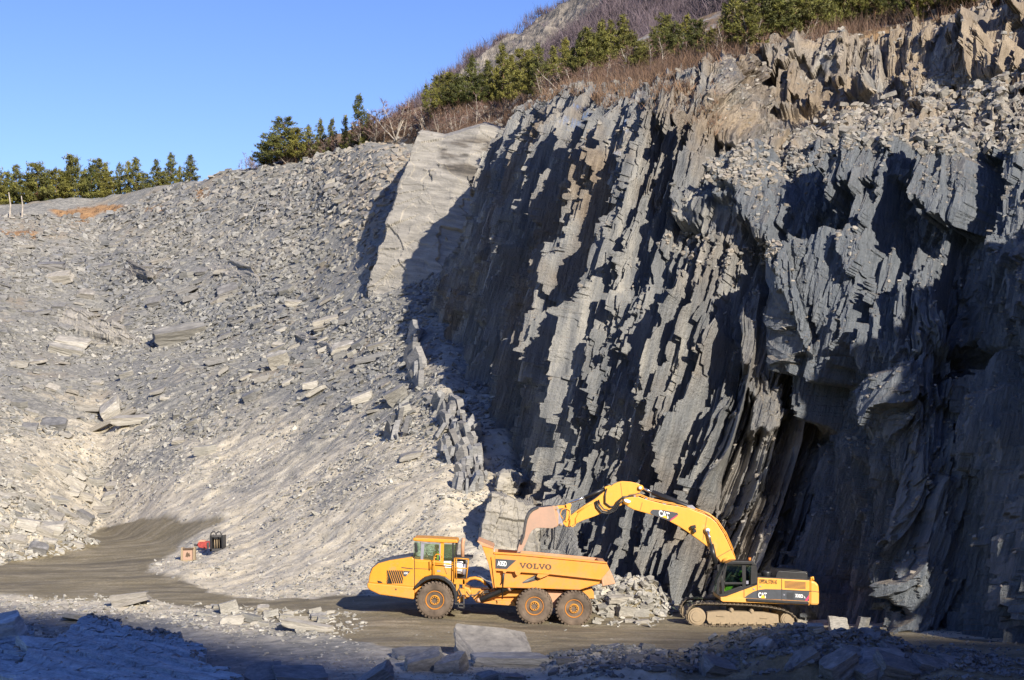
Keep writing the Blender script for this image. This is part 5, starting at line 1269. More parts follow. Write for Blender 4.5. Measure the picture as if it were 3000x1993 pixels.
def pine_meshes(seed, H, R, lo, kind):
    r = np.random.default_rng(seed)
    bend = r.normal(0, 0.012 * H, 2)
    def axis(t): return np.array([bend[0] * math.sin(t * 3), bend[1] * math.sin(t * 2.5), t * H])
    ts = np.linspace(0, 1, 7)
    paths = [([axis(t) for t in ts], [0.018 * H * (1 - 0.9 * t) + 0.01 for t in ts])]
    tri, tone = [], []
    nb = 66 if kind != 'slim' else 56
    for i in range(nb):
        t = lo + (1 - lo) * (i + r.random()) / nb
        w = (1 - (t - lo) / (1 - lo))
        prof = {'cone': w ** 0.75 * (0.75 if w > .9 else 1), 'broad': (math.sin(min(1, (1 - w) * 1.2 + .25) * math.pi * .9) ** .7 if w > .05 else .3), 'slim': w ** 0.6}[kind]
        L = R * prof * r.uniform(0.4, 1.25) + 0.12
        az = i * 2.4 + r.normal(0, 0.5)
        b0 = axis(t); dr = np.array([math.cos(az), math.sin(az), r.uniform(-.15, .35)])
        tip = b0 + dr * L + np.array([0, 0, 0.12 * L])
        if L > 0.5: paths.append(([b0, b0 + dr * L * .6, tip], [0.012 * H * (1 - t) * .5 + .012, .012, .006]))
        cl = r.uniform(.6, 1.3)
        for q in range(max(2, int(L / 0.26) + 1)):
            f = 0.30 + 0.75 * (q + r.random()) / max(2, int(L / 0.26) + 1)
            c = b0 + (tip - b0) * f + r.normal(0, 0.09, 3)
            for _ in range(13):
                a = r.normal(0, 1, 3); a[2] += .5; a /= np.linalg.norm(a); b = np.cross(a, r.normal(0, 1, 3)); b /= np.linalg.norm(b)
                sz = r.uniform(0.20, 0.40)
                o_ = c + r.normal(0, 0.10, 3)
                tri.append((o_ - b * sz * .17, o_ + b * sz * .17, o_ + a * sz * 1.15)); tone.append(cl * r.uniform(.75, 1.25))
    tk = tube_np(paths)
    return (tris_mesh("trunk", tk, [M_BARK], np.ones(len(tk))), tris_mesh("crown", np.array(tri), [M_PINE], np.array(tone)))

def birch_meshes(seed, H, spread, stems):
    r = np.random.default_rng(seed); paths = []; tri = []; tone = []
    for sidx in range(stems):
        base = r.normal(0, 0.15, 3) * (stems > 1); base[2] = 0
        lean = r.normal(0, 0.10 if stems == 1 else 0.22, 2)
        pts = [base + np.array([lean[0] * t * H + .05 * H * math.sin(3 * t + sidx), lean[1] * t * H, t * H * r.uniform(.85, 1.0)]) for t in np.linspace(0, 1, 6)]
        paths.append((pts, [0.011 * H * (1 - .85 * t) + .012 for t in np.linspace(0, 1, 6)]))
        for i in range(26 if stems == 1 else 13):
            t = r.uniform(.25, .98); k = min(4, int(t * 5)); b0 = pts[k] + (pts[k + 1] - pts[k]) * (t * 5 - k)
            az = r.uniform(0, 6.28); L = spread * H * (1.1 - t) * r.uniform(.6, 1.1) + .25
            d = np.array([math.cos(az), math.sin(az), r.uniform(.5, 1.2)]); d /= np.linalg.norm(d)
            paths.append(([b0, b0 + d * L], [.016, .006]))
            for _ in range(16):
                o_ = b0 + d * L * r.uniform(.25, 1); e = d + r.normal(0, .55, 3); e /= np.linalg.norm(e)
                l2 = r.uniform(.25, .6); w_ = np.cross(e, r.normal(0, 1, 3)); w_ /= np.linalg.norm(w_)
                tri.append((o_ - w_ * .016, o_ + w_ * .016, o_ + e * l2)); tone.append(r.uniform(.7, 1.3))
    tk = tube_np(paths)
    return (tris_mesh("trunk", tk, [M_BIRCH], np.ones(len(tk))), tris_mesh("crown", np.array(tri), [M_TWIG], np.array(tone)))

PINES = {'cone': [pine_meshes(50 + i, 7.0, 2.1, 0.06, 'cone') for i in range(4)], 'broad': [pine_meshes(60 + i, 7.0, 2.6, 0.22, 'broad') for i in range(3)], 'slim': [pine_meshes(70 + i, 7.0, 1.35, 0.05, 'slim') for i in range(3)]}
BIRCHES = [birch_meshes(80 + i, 5.0, .30, 1) for i in range(3)] + [birch_meshes(90 + i, 3.6, .35, 5) for i in range(3)]
tree_rng = random.Random(3)
def tree_obj(name, meshes, loc, h, base_h, label, cat, group, lean=0.0, wide=1.0):
    o = bpy.data.objects.new(name, None); COL.objects.link(o); o.location = loc; o.empty_display_size = .3
    sc = h / base_h; o.scale = (sc * wide, sc * wide, sc); o.rotation_euler = (0, lean, tree_rng.uniform(0, 6.28))
    tag(o, label, cat, group)
    link("trunk", meshes[0], o); link("crown", meshes[1], o)
    return o
ORD = ["first", "second", "third", "fourth", "fifth", "sixth", "seventh", "eighth", "ninth", "tenth", "eleventh", "twelfth", "thirteenth", "fourteenth", "fifteenth", "sixteenth", "seventeenth", "eighteenth", "nineteenth", "twentieth", "twenty-first", "twenty-second", "twenty-third", "twenty-fourth", "twenty-fifth", "twenty-sixth", "twenty-seventh", "twenty-eighth", "twenty-ninth", "thirtieth", "thirty-first", "thirty-second", "thirty-third", "thirty-fourth", "thirty-fifth", "thirty-sixth"]
def hill_at(px, py):
    d = (HSX - px) ** 2 + (HSY - py) ** 2
    i = np.unravel_index(np.argmin(d), d.shape); return HV[i]
def stand(lst, where, group, on_hill):
    lst = sorted(lst)
    for i, (px, top, base, kind) in enumerate(lst):
        if where.startswith('on ridge'): base += 14
        p = hill_at(px, base) if on_hill else ground_at(px, base)[0]
        D = p[1] + (0 if on_hill else 6)
        loc = (p[0] * D / p[1], D, p[2] - (0.3 if on_hill else 0.8))
        pyb = HZ - (loc[2] - CH) / D * F
        h = max(1.5, (pyb - top) * D / F) * (1.08 if on_hill else 1.0)
        w = {'cone': "conical pine", 'broad': "broad-crowned pine", 'slim': "slim pointed spruce"}[kind]
        ms = PINES[kind][i % len(PINES[kind])]
        tree_obj("pine_tree", ms, loc, h, 7.0, f"{w}, {ORD[i]} tree from left {where}", "pine tree", group, tree_rng.uniform(-.03, .03), {'broad': 1.12, 'cone': 0.98, 'slim': 0.9}[kind] * tree_rng.uniform(.85, 1.12))
L1 = [(-15,500,605,'broad'),(22,508,603,'cone'),(50,488,602,'cone'),(82,512,600,'broad'),(112,482,598,'broad'),(140,505,596,'cone'),(165,498,593,'broad'),(192,508,590,'broad'),(216,463,588,'broad'),(245,500,584,'cone'),(268,488,580,'cone'),(290,474,577,'broad'),(305,486,575,'cone'),(330,520,572,'broad'),(352,480,570,'slim'),(374,474,568,'slim'),(398,466,565,'cone'),(425,515,562,'broad'),(456,470,556,'cone'),(480,505,552,'broad'),(502,452,548,'cone'),(525,490,545,'cone'),(556,457,540,'cone')]
stand(L1, "in the row on the left skyline", "pines along the left skyline", False)
L2 = [(772,425,500,'broad'),(800,405,496,'broad'),(836,363,490,'broad'),(868,385,486,'broad'),(900,378,480,'cone'),(938,362,472,'cone'),(968,360,468,'slim'),(1010,350,458,'slim'),(1030,375,452,'cone'),(1052,293,448,'slim'),(1078,345,443,'cone')]
stand(L2, "in clump left of pale rock face", "pines left of the pale rock face", True)
L3 = [(1250,258,330,'slim'),(1268,290,335,'slim'),(1292,236,322,'broad'),(1320,226,318,'broad'),(1345,235,312,'broad'),(1381,180,296,'cone'),(1405,230,300,'broad'),(1430,190,292,'cone'),(1455,205,298,'cone'),(1476,146,285,'cone'),(1500,175,286,'cone'),(1538,160,282,'broad'),(1560,190,280,'broad'),(1577,142,270,'slim'),(1600,190,262,'cone'),(1620,148,250,'cone'),(1656,125,240,'cone'),(1680,150,232,'broad'),(1700,106,222,'slim'),(1720,94,215,'cone'),(1745,110,205,'broad'),(1765,74,196,'cone'),(1792,72,190,'cone'),(1825,58,182,'cone'),(1850,110,190,'broad'),(1878,130,200,'broad')]
stand(L3, "on ridge above pale rock face", "pines on the ridge above the cliff", True)
L4 = [(1920,110,185,'broad'),(1950,60,180,'broad'),(1976,84,184,'broad'),(2010,55,178,'slim'),(2045,70,170,'broad'),(2085,95,168,'broad'),(2125,20,150,'slim'),(2150,-10,145,'cone'),(2190,30,150,'broad'),(2235,-40,128,'broad'),(2268,-20,125,'broad'),(2300,60,120,'broad'),(2335,-60,112,'cone'),(2375,-50,105,'broad'),(2410,-70,95,'cone'),(2440,-60,88,'cone'),(2470,-70,84,'cone'),(2500,-80,78,'slim'),(2530,-60,72,'cone'),(2560,-70,70,'broad'),(2590,-80,62,'cone'),(2640,-70,66,'broad'),(2690,-60,58,'cone'),(2730,-90,50,'broad'),(2790,-70,40,'broad'),(2850,-110,30,'broad'),(2910,-90,16,'cone')]
stand(L4, "above the upper right of the quarry", "pines above the upper right rock", True)
# bare birches and multi-stemmed bushes
B1 = [(705,460,508,1),(720,445,505,0),(740,455,502,3),(760,450,500,1),(845,430,490,4),(885,415,484,0),(915,395,480,1),(948,385,474,2),(962,380,472,0),(985,385,466,1),(1000,400,462,3),(1035,400,455,4),(1075,350,448,5),(1090,325,440,3),(1105,325,438,1),(1125,300,425,0),(1160,300,410,4),(1180,280,400,1),(1205,290,395,2),(1228,300,395,0),(1250,310,390,5),(1285,330,395,3),(1310,310,390,0),(1340,320,392,5),(1365,300,380,1),(1395,265,375,2),(1430,290,360,4),(1460,290,355,3),(1490,290,345,5),
      (1590,215,290,3),(1620,200,285,5),(1650,190,280,4),(1680,185,262,3),(1710,180,250,5),(1730,175,245,1),(1775,160,240,0),(1790,150,236,2),(1840,130,220,3),(1865,130,215,1),(1905,110,212,0),(1940,95,200,2),(1990,90,195,1),(2015,110,190,0),(2060,80,180,1),(2100,60,165,2),(2118,60,160,0),(2165,10,150,1),(2185,20,150,2),(2215,40,140,0),(2250,60,125,3),(2310,50,120,1),(2330,30,112,4),(2360,40,108,5),(2430,40,92,0),(2620,10,70,3),(2650,20,66,4),(2680,10,60,5),(2710,0,52,1),(2760,-10,45,2),(2800,-30,35,4),(2850,-40,20,0)]
for i, (px, top, base, k) in enumerate(sorted(B1)):
    p = hill_at(px, base); h = max(1.0, (base - top) * p[1] / F)
    shrub = k >= 3
    near = "left of the pale rock face" if px < 1130 else ("above the pale rock face" if px < 1530 else ("on the ridge above the dark ribs" if px < 1900 else "above the upper right rock"))
    grp = ("leafless reddish bushes " if shrub else "leafless birches ") + near
    tree_obj("shrub" if shrub else "birch_tree", BIRCHES[k], (p[0], p[1], p[2] - .2), h, 3.6 if shrub else 5.0, ("leafless reddish-brown bush with many stems " if shrub else "leafless pale-stemmed birch standing ") + near, "shrub" if shrub else "birch tree", grp, tree_rng.uniform(-.08, .08), 1.25 if shrub else 1.0)
for (px, top, base, lab) in ((28, 563, 640, "taller bare wooden pole standing on the slope at the left edge"), (64, 575, 636, "shorter leaning bare wooden pole near the left edge")):
    p = ground_at(px, base)[0]; h = (base - top) * p[1] / F
    bm = bmesh.new()
    Kx = Kit(1, 0, 0, 1, cam_o)
    Kx.tube_bm(bm, [Vector((0, 0, -.3)), Vector((.05 * h, 0, h * .5)), Vector((-.02 * h, 0, h))], [.13, .11, .07], 8)
    me_ = bpy.data.meshes.new("wooden_pole"); bm.to_mesh(me_); bm.free(); me_.materials.append(M_BIRCH)
    o = tag(link("wooden_pole", me_), lab, "pole"); o.location = p

# undergrowth on the hillside and the far birch forest: masses nobody could count
def tuft_cloud(name, pts, hmin, hmax, blades, width, mat, seed, label, spread=0.35):
    r = np.random.default_rng(seed); N = len(pts)
    hgt = r.uniform(hmin, hmax, N)
    base = np.repeat(pts, blades, 0) + r.normal(0, 1, (N * blades, 3)) * (np.repeat(hgt, blades)[:, None] * np.array([.22, .22, 0.0]))
    base[:, 2] -= 0.1
    d = r.normal(0, spread, (N * blades, 3)); d[:, 2] = 1; d /= np.linalg.norm(d, axis=1, keepdims=True)
    L = np.repeat(hgt, blades) * r.uniform(.5, 1.1, N * blades)
    w = np.cross(d, r.normal(0, 1, (N * blades, 3))); w /= np.linalg.norm(w, axis=1, keepdims=True); w *= width
    tri = np.stack([base - w, base + w, base + d * L[:, None]], 1)
    tone = np.repeat(r.uniform(.6, 1.5, N), blades) * r.uniform(.8, 1.2, N * blades)
    return tag(link(name, tris_mesh(name, tri, [mat], tone)), label, name.replace("_", " "), kind="stuff")
hm = np.zeros(HV.shape[:2]); hm[6:60] = 1
hm *= ((HSX > 640) & (HSX < 3060) & (HSY > -60)) * (0.15 + sstep(-0.2, 0.3, fbm(HV[..., 0] / 6, HV[..., 1] / 6, 951, 3)))
hp, _, hqx, hqy = pick(HV, HN, HSX, HSY, hm, 5200, rg)
hp = hp[:4200]
tuft_cloud("dry_undergrowth", hp, .5, 1.9, 18, .020, M_BUSH, 95, "dry reddish-brown brushwood covering the hillside above the quarry", .5)
gp, _, _, _ = pick(GV, GN, GSX, GSY, heath * vis, 260, rg)
tuft_cloud("dry_grass", gp, .25, .7, 14, .03, M_BUSH, 96, "tufts of rusty dry grass on the upper left slope", .5)
mm = ((mrock < 0.5) * 1.0 + 0.02) * ((msx > 1150) & (msx < 2700) & (msy > -40))
mp, _, mqx, mqy = pick(MV, MN, msx, msy, mm, 9000, rg)
tuft_cloud("birch_forest", mp, 2.5, 6.0, 12, .085, M_FOREST, 97, "leafless purple-brown birch forest on the mountainside", .6)
ridge = (MV[-13] if len(MV) > 13 else MV[-1])
rsel = (screen(MV)[0][190] > 1180) & (screen(MV)[0][190] < 1720)
rp = MV[190][rsel]; rp = np.concatenate([rp + rg.normal(0, 2.0, rp.shape) * np.array([1, 1, 0]) for _ in range(3)])
tuft_cloud("birch_forest", rp, 2.5, 5.5, 9, .09, M_FOREST, 98, "leafless birches fringing the mountain skyline", .28)

hs_, hn_, _, _ = pick(HV, HN, HSX, HSY, hm * (HSX > 1150) * (HSY > np.interp(HSX, [1150, 1500, 1800, 2100, 2600, 3000], [330, 280, 190, 110, 40, -50])), 1500, rg)
sz_h = (6 + 30 * rg.random(1500) ** 2.5) * hs_[:, 1] / F
rubble("slate_rubble", hs_, hn_, sz_h, sz_h * rg.uniform(.15, .45, 1500), rg.uniform(.9, 1.5, 1500), rg.random(1500) * .9, M_STONE, "tan and grey stones lying among the brush above the cliff edge", (1, 0, 0), .5, 6, 66)

cg = ((csx > 1540) & (csx < 2110) & (np.arange(CV.shape[0])[:, None] > 452) & (CN[..., 2] > 0.25)).astype(float)
cp_, _, _, _ = pick(CV, CN, csx, csy, cg * (0.05 + sstep(-.1, .25, fbm(CV[..., 0] / 2, CV[..., 1] / 3, 68, 3))), 700, rg)
tuft_cloud("dry_grass", cp_, .3, 1.1, 16, .018, M_BUSH, 99, "rusty dry grass hanging over the top edge of the cliff", .55)

# ------------------------------------------------------------------ single slate blocks
def block_mesh(seed, layers, jag=0.12, k=8):
    r = np.random.default_rng(seed); bm = bmesh.new(); lay = bm.loops.layers
    ang = np.sort((np.arange(k) + r.uniform(-.35, .35, k)) / k * 2 * np.pi)
    rad = r.uniform(.72, 1.05, k)
    z = -0.5; tv = []
    for L in range(layers):
        h = r.uniform(.6, 1.4) / layers
        off_ = r.normal(0, .04, 2); sc_ = r.uniform(.86, 1.03, k); tl = r.uniform(.8, 1.2)
        bx_ = np.cos(ang) * rad * sc_ * .5 + off_[0]; by_ = np.sin(ang) * rad * sc_ * .5 + off_[1]
        lo_ = [bm.verts.new((bx_[i], by_[i], z + r.uniform(-.02, .02))) for i in range(k)]
        s2 = r.uniform(.93, 1.0, k)
        hi_ = [bm.verts.new((bx_[i] * s2[i], by_[i] * s2[i], z + h + r.uniform(-.05, .05) * (L == layers - 1))) for i in range(k)]
        bm.faces.new(lo_[::-1]); f = bm.faces.new(hi_)
        for i in range(k): bm.faces.new((lo_[i], lo_[(i + 1) % k], hi_[(i + 1) % k], hi_[i]))
        tv += [tl] * (2 * k); z += h * .985
    bmesh.ops.triangulate(bm, faces=[f for f in bm.faces if len(f.verts) > 4])
    me = bpy.data.meshes.new("slate_block"); bm.to_mesh(me); bm.free()
    a = me.attributes.new("tone", 'FLOAT', 'POINT'); a.data.foreach_set("value", np.array(tv, dtype=np.float32))
    w = me.attributes.new("warm", 'FLOAT', 'POINT'); w.data.foreach_set("value", np.full(len(tv), 0.0, dtype=np.float32))
    return me
def hewn_mesh(seed, n=7, nl=5):
    r = np.random.default_rng(seed); bm = bmesh.new()
    bmesh.ops.create_cube(bm, size=1.0)
    bmesh.ops.subdivide_edges(bm, edges=bm.edges[:], cuts=n, use_grid_fill=True)
    co = np.array([v.co[:] for v in bm.verts])
    sk = r.normal(0, .10, 4)
    lay_ = np.floor((co[:, 2] + .5) * nl * .999 + 0.3 * vn(co[:, 0] * 3 + seed, co[:, 1] * 3, seed))
    sc_ = 1 - 0.10 * _h(lay_, lay_ * 0 + seed, seed + 1)
    co[:, 0] *= sc_; co[:, 1] *= 1 - 0.10 * _h(lay_, lay_ * 0 + seed, seed + 2)
    co[:, 0] += sk[0] * co[:, 1] + sk[1] * co[:, 2] * .6; co[:, 1] += sk[2] * co[:, 0] + sk[3] * co[:, 2] * .6
    co[:, 2] *= 1 + 0.25 * r.normal() * co[:, 0] + 0.2 * r.normal() * co[:, 1]
    for _ in range(7):                               # broken-off corners and edges
        d = r.normal(0, 1, 3) * np.array([1, 1, .45]); d /= np.linalg.norm(d)
        lim = np.abs(co @ d).max() * r.uniform(.70, .92)
        ex = np.maximum(co @ d - lim, 0); co -= ex[:, None] * d[None]
    co += np.stack([0.035 * fbm(co[:, 1] * 5 + seed + k, co[:, 2] * 5 + co[:, 0] * 4, seed + 9 + k, 3) for k in range(3)], 1) * np.array([1, 1, 1.6])
    for v, c in zip(bm.verts, co): v.co = c
    me = bpy.data.meshes.new("slate_block"); bm.to_mesh(me); bm.free()
    tone = np.clip(0.85 + 0.4 * _h(lay_, lay_ * 0 + 1, seed + 4) - 0.05, .6, 1.3)
    a = me.attributes.new("tone", 'FLOAT', 'POINT'); a.data.foreach_set("value", tone.astype(np.float32))
    w = me.attributes.new("warm", 'FLOAT', 'POINT'); w.data.foreach_set("value", np.full(len(tone), float(r.random() * .4), dtype=np.float32))
    return me
VAR = {}
def variant(i, mat):
    key = (i, mat.name)
    if key not in VAR:
        me = hewn_mesh(400 + i, 6, (2, 3, 4, 5, 6, 4, 2, 6)[i % 8]) if i % 4 else block_mesh(400 + i, 2, k=5); me.materials.append(mat); VAR[key] = me
    return VAR[key]
brng = random.Random(9)
def block(px, py, L, W, T_, label, mat=M_STONE, rot=0.0, tiltx=None, tilty=None, var=None, group=None, sink=0.25, on=None, name="slate_block"):
    """L, W, T_: length, width and thickness in photo pixels at that spot; the block lies on the ground there"""
    p, n = ground_at(px, py) if on is None else on
    m_ = p[1] / F
    o = link(name, variant(var if var is not None else brng.randrange(8), mat))
    n = Vector(n); n = (n * .6 + Vector((0, 0, .4))).normalized()
    t1 = Vector((math.cos(rot), 0.15, math.sin(rot))); t1 = (t1 - n * t1.dot(n)).normalized(); t2 = n.cross(t1)
    Rm = Matrix((t1, t2, n)).transposed()
    Rm = Rm @ Matrix.Rotation(tiltx if tiltx is not None else brng.uniform(-.35, .35), 3, 'X') @ Matrix.Rotation(tilty if tilty is not None else brng.uniform(-.25, .25), 3, 'Y')
    M4 = Rm.to_4x4() @ Matrix.Diagonal((L * m_, W * m_, T_ * m_, 1))
    up = 0.5 * (abs(Rm[2][0]) * L + abs(Rm[2][1]) * W + abs(Rm[2][2]) * T_) * m_
    M4.translation = Vector(p) + Vector((0, 0, up * (1 - 2 * sink)))
    o.matrix_world = M4
    return tag(o, label, "slate block", group)
PALE, MID, DARK = M_STONE_PALE, M_STONE, M_STONE_DARK
NOTE = [
 (152,792,76,60,22,"dark flat slab on the upper left slope, above a pale striped block",DARK,0.0),(175,830,70,40,32,"pale striped block just under the dark flat slab on the left slope",PALE,-.1),
 (1062,560,52,34,26,"tan boulder high on the rubble beside the pale rock face",MID,.3),(838,862,58,50,12,"bluish flat slab below the tan outcrop in the middle of the slope",MID,.05),
 (668,862,62,44,14,"dark tilted slab in the dark band across the slope",DARK,.3),(548,862,60,40,16,"dark slab left of the tilted one in the dark band of the slope",DARK,-.1),
 (528,1000,150,60,38,"long layered stack of slate lying on the bench of the slope",MID,.12),(816,1075,60,48,48,"square pale block with white lines on the slope bench",PALE,-.05),
 (208,1018,104,46,20,"long thin slab, upper of two on the left slope",PALE,-.35),(190,1038,96,44,20,"long thin slab, lower of two on the left slope",PALE,-.25),
 (396,1240,116,46,24,"long pale slab at the right end of the row on the lower left slope",PALE,-.05),(325,1222,66,56,34,"round pale greenish slab in the middle of the row on the lower left slope",PALE,.2),(268,1206,82,40,20,"flat slab at the left end of the row on the lower left slope",MID,-.15),(330,1252,150,40,14,"thin plate sliding under the row of slabs on the lower left slope",MID,-.45),
 (158,1250,72,60,18,"dark blue-grey plate on the lower left slope",DARK,-.4),(84,1262,48,36,16,"small dark plate beside the larger one on the lower left slope",DARK,.3),(60,1195,60,44,26,"grey block above the two dark plates at the left",MID,-.2),
 (600,1330,82,30,26,"log-shaped tan block lying alone low on the slope",PALE,.1),(1057,1178,70,36,24,"pale block in the heap left of the jagged outcrop",PALE,0.0),(1164,1180,62,50,44,"striped block at the right end of the heap left of the jagged outcrop",MID,-.5),(1180,1222,64,34,30,"leaning block under the striped one by the jagged outcrop",PALE,.6),
 (955,958,78,32,24,"pale block beside the path across the slope",PALE,-.05),(915,1074,62,48,20,"dark slab right of the square pale block",DARK,.1),(1088,1062,110,36,20,"long dark slab diving down the slope toward the heap",DARK,-.6),(1000,1030,70,44,16,"pale plate above the long dark diving slab",PALE,.1),
 (732,1176,38,34,24,"dark chunk alone in the middle of the lower slope",DARK,-.5),(1200,1345,64,60,14,"grey slab left of the foot of the jagged outcrop",MID,.2),
 (182,1394,64,40,26,"white block on top of the left pile by the road",PALE,.1),(280,1420,58,34,18,"flat slab at the right top of the left pile by the road",PALE,-.1),(220,1434,62,40,30,"square pale block in the upper left pile by the road",PALE,0.0),(169,1474,84,44,20,"long slab across the middle of the left pile by the road",PALE,-.5),(95,1500,54,40,28,"grey block on the left flank of the pile by the road",MID,.1),(250,1532,48,40,30,"blue-grey block at the right foot of the pile by the road",DARK,-.4),(144,1556,88,46,30,"big pale block low in the left pile by the road",PALE,-.1),(80,1552,72,46,34,"broad pale block at the lower left of the pile by the road",PALE,.3),(112,1614,56,40,24,"dark block at the very foot of the pile by the road",DARK,-.3),(51,1594,52,40,24,"pale block near the left edge at the foot of the pile",PALE,.1),
 (212,1822,92,70,20,"grey slab leaning at the upper left corner of the foreground rock",PALE,.5),(381,1772,108,64,34,"wide pale-blue block on the road edge above the foreground rock",MID,-.05),(669,1796,52,40,40,"tan wedge standing in the row of blocks on the road edge",PALE,.8),(733,1822,80,62,20,"pointed grey plate standing in the row of blocks on the road edge",MID,-.8),(595,1806,66,34,16,"flat slab at the left end of the row on the road edge",PALE,-.3),(680,1828,66,48,26,"broad block under the tan wedge on the road edge",PALE,.1),(788,1806,64,40,28,"pale block right of the pointed plate on the road edge",PALE,.1),(826,1842,54,44,30,"cracked grey block low in the row on the road edge",PALE,-.3),(872,1830,66,36,24,"dark-sided block near the right end of the row on the road edge",MID,.3),(905,1846,140,36,22,"long pale slab at the right end of the row on the road edge",PALE,.14),(945,1822,48,34,26,"small pale block behind the long slab on the road edge",PALE,.2),
 (1810,1760,70,50,18,"pale plate on top of the white heap behind the hauler",PALE,.5),(1770,1790,60,44,26,"pale block at the left of the white heap behind the hauler",PALE,-.3),(1835,1800,58,44,30,"pale block at the foot of the white heap behind the hauler",PALE,.2),(1880,1806,56,40,24,"pale block at the right end of the white heap behind the hauler",PALE,-.2),
 (2457,1850,56,44,52,"pale squarish block standing in the light right of the excavator",PALE,.6),(2526,1842,46,44,78,"rounded boulder standing against the shaded cliff right of the excavator",MID,0.0),(2290,1862,44,40,44,"grey plate standing on the shaded spoil heap",MID,.1),(2390,1848,50,36,22,"pale slab lying right of the excavator's tracks",PALE,.05),(2345,1846,40,34,20,"small tan block behind the excavator's tracks",MID,.2),
]
for (px, py, L, W, T_, lab, mt, rot) in NOTE:
    block(px, py, L * 1.05, W, T_, lab, mt, rot)
# foreground blocks, close to the camera
def near_block(px, py, D, L, W, T_, lab, mt, rot, tx, ty, var, zup=0.0):
    p = np.array(P(px, py, D)); 
    me_h = hewn_mesh(900 + int(px), 12, 4 + var); me_h.materials.append(mt)
    o = link("slate_block", me_h); m_ = D / F
    Rm = Matrix.Rotation(-rot, 3, 'Y') @ Matrix.Rotation(tx, 3, 'X') @ Matrix.Rotation(ty, 3, 'Z')
    M4 = Rm.to_4x4() @ Matrix.Diagonal((L * m_, W * m_, T_ * m_, 1)); M4.translation = Vector(p); o.matrix_world = M4
    tag(o, lab, "slate block")
FG = [(1440,1896,60.0,220,150,36,"big flat slate plate tilted toward the camera at the bottom centre",MID,-.10,.55,.1,1),(1482,1950,58.0,225,110,66,"long pale block under the tilted plate at the bottom centre",PALE,-.03,.1,.05,3),(1240,1962,57,115,100,92,"rounded greenish block at the bottom left of the central plates",MID,.1,.2,.3,2),(1322,1966,56.5,80,80,82,"squarish block wedged between the rounded block and the long pale block",MID,0.0,.1,-.2,5),(1220,1922,59.5,155,100,28,"flat dark plate behind the rounded block at the bottom centre",DARK,0.0,.15,.1,0),
      (1100,1985,54.5,120,60,44,"dark jagged block at the bottom left of the rounded block",DARK,.5,.3,.2,4),(1430,1990,55,60,50,34,"small block in front of the long pale block at the bottom edge",DARK,.1,.2,.3,5),(1500,1992,54.5,80,50,30,"flat dark block at the bottom edge below the long pale block",DARK,-.1,.1,.2,6),(770,1984,54.8,110,120,40,"flat blue slab at the bottom edge, left of two side by side",DARK,-.02,.3,.05,5),(880,1988,54.4,160,120,42,"flat blue slab at the bottom edge, right of two side by side",DARK,-.05,.3,.05,1),(500,1945,57.0,70,50,30,"dark angular stone lying on the big shaded slab",DARK,.2,.3,.3,4),
      (2513,1908,58,154,104,70,"big dark block at the upper middle of the lower right block heap",DARK,.3,.4,.2,3),(2440,1908,58,89,65,78,"upright dark block at the left of the lower right block heap",DARK,.9,.2,.3,5),(2508,1936,56,117,78,64,"pinkish grey block in the middle of the lower right block heap",MID,-.3,.3,.2,5),(2578,1948,55.5,140,85,75,"squared dark block right of the pinkish one at the lower right",DARK,.1,.4,-.3,6),(2636,1928,56.5,125,78,39,"dark slab sloping at the right of the lower right block heap",DARK,-.5,.3,.1,0),(2460,1966,54.5,112,91,84,"dark block at the bottom edge below the pinkish one",DARK,.4,.2,.4,2),(2620,1973,54,125,91,78,"dark block at the bottom edge right of the squared one",DARK,-.2,.3,.3,3),(2720,1963,55,112,78,56,"low dark slab at the right end of the lower right block heap",DARK,-.3,.2,.2,1),(2560,1976,54,98,78,56,"dark block at the bottom edge under the squared one",DARK,.2,.3,.5,4),(2350,1953,55.5,112,78,70,"dark block half sunk in the spoil heap at the bottom right",DARK,.5,.3,.1,2),(2800,1953,56,98,65,42,"dark slab alone on the shaded ground at the far lower right",DARK,-.2,.2,.2,0),(18,1868,59,130,110,120,"big dark blue boulder at the left edge of the foreground",M_LEDGE,.3,.2,.3,4),(110,1905,57,110,90,60,"dark blue block between the left edge boulder and the big shaded slab",M_LEDGE,-.3,.3,.5,3),(2230,1935,57,120,90,80,"jagged dark block on the near side of the shaded spoil heap",DARK,.7,.3,.2,5),(2100,1960,56,110,90,60,"dark slab low on the left flank of the shaded spoil heap",DARK,-.3,.3,.4,3),(1760,1965,56.5,90,70,40,"dark block in the front rubble below the gap between the hauler's wheels",DARK,.2,.3,.1,4),(1930,1950,57,80,60,44,"dark block in the front rubble left of the shaded spoil heap",DARK,-.4,.2,.3,5)]
for f in FG: near_block(*f[:6], f[6], f[7], f[8], f[9], f[10], f[11])
# the next largest slabs, alike enough to share their label within each group
def scatter_blocks(n, poly, lo, hi, mat, label, group, seed):
    r = np.random.default_rng(seed)
    m_ = in_poly(GSX, GSY, poly).astype(float) * (Y < 260)
    p, nn, qx, qy = pick(GV, GN, GSX, GSY, m_, n, r)
    for i in range(n):
        L = lo + (hi - lo) * r.random() ** 2
        block(0, 0, L, L * r.uniform(.45, .8), L * r.uniform(.14, .42), label, mat[i % len(mat)], -.25 + r.normal(0, .35), group=group, on=(p[i], nn[i]))
scatter_blocks(46, [(620,960),(760,860),(1050,880),(1250,1020),(1280,1240),(1100,1260),(900,1150),(620,1120)], 34, 62, [MID, PALE, DARK], "slate slab lying in the heap below the pale rock face", "slabs in the heap below the pale rock face", 71)
scatter_blocks(40, [(0,1380),(180,1370),(330,1430),(330,1510),(230,1610),(60,1640),(0,1620)], 36, 66, [PALE, PALE, MID], "pale slate slab in the pile beside the road on the left", "slabs of the left pile by the road", 72)
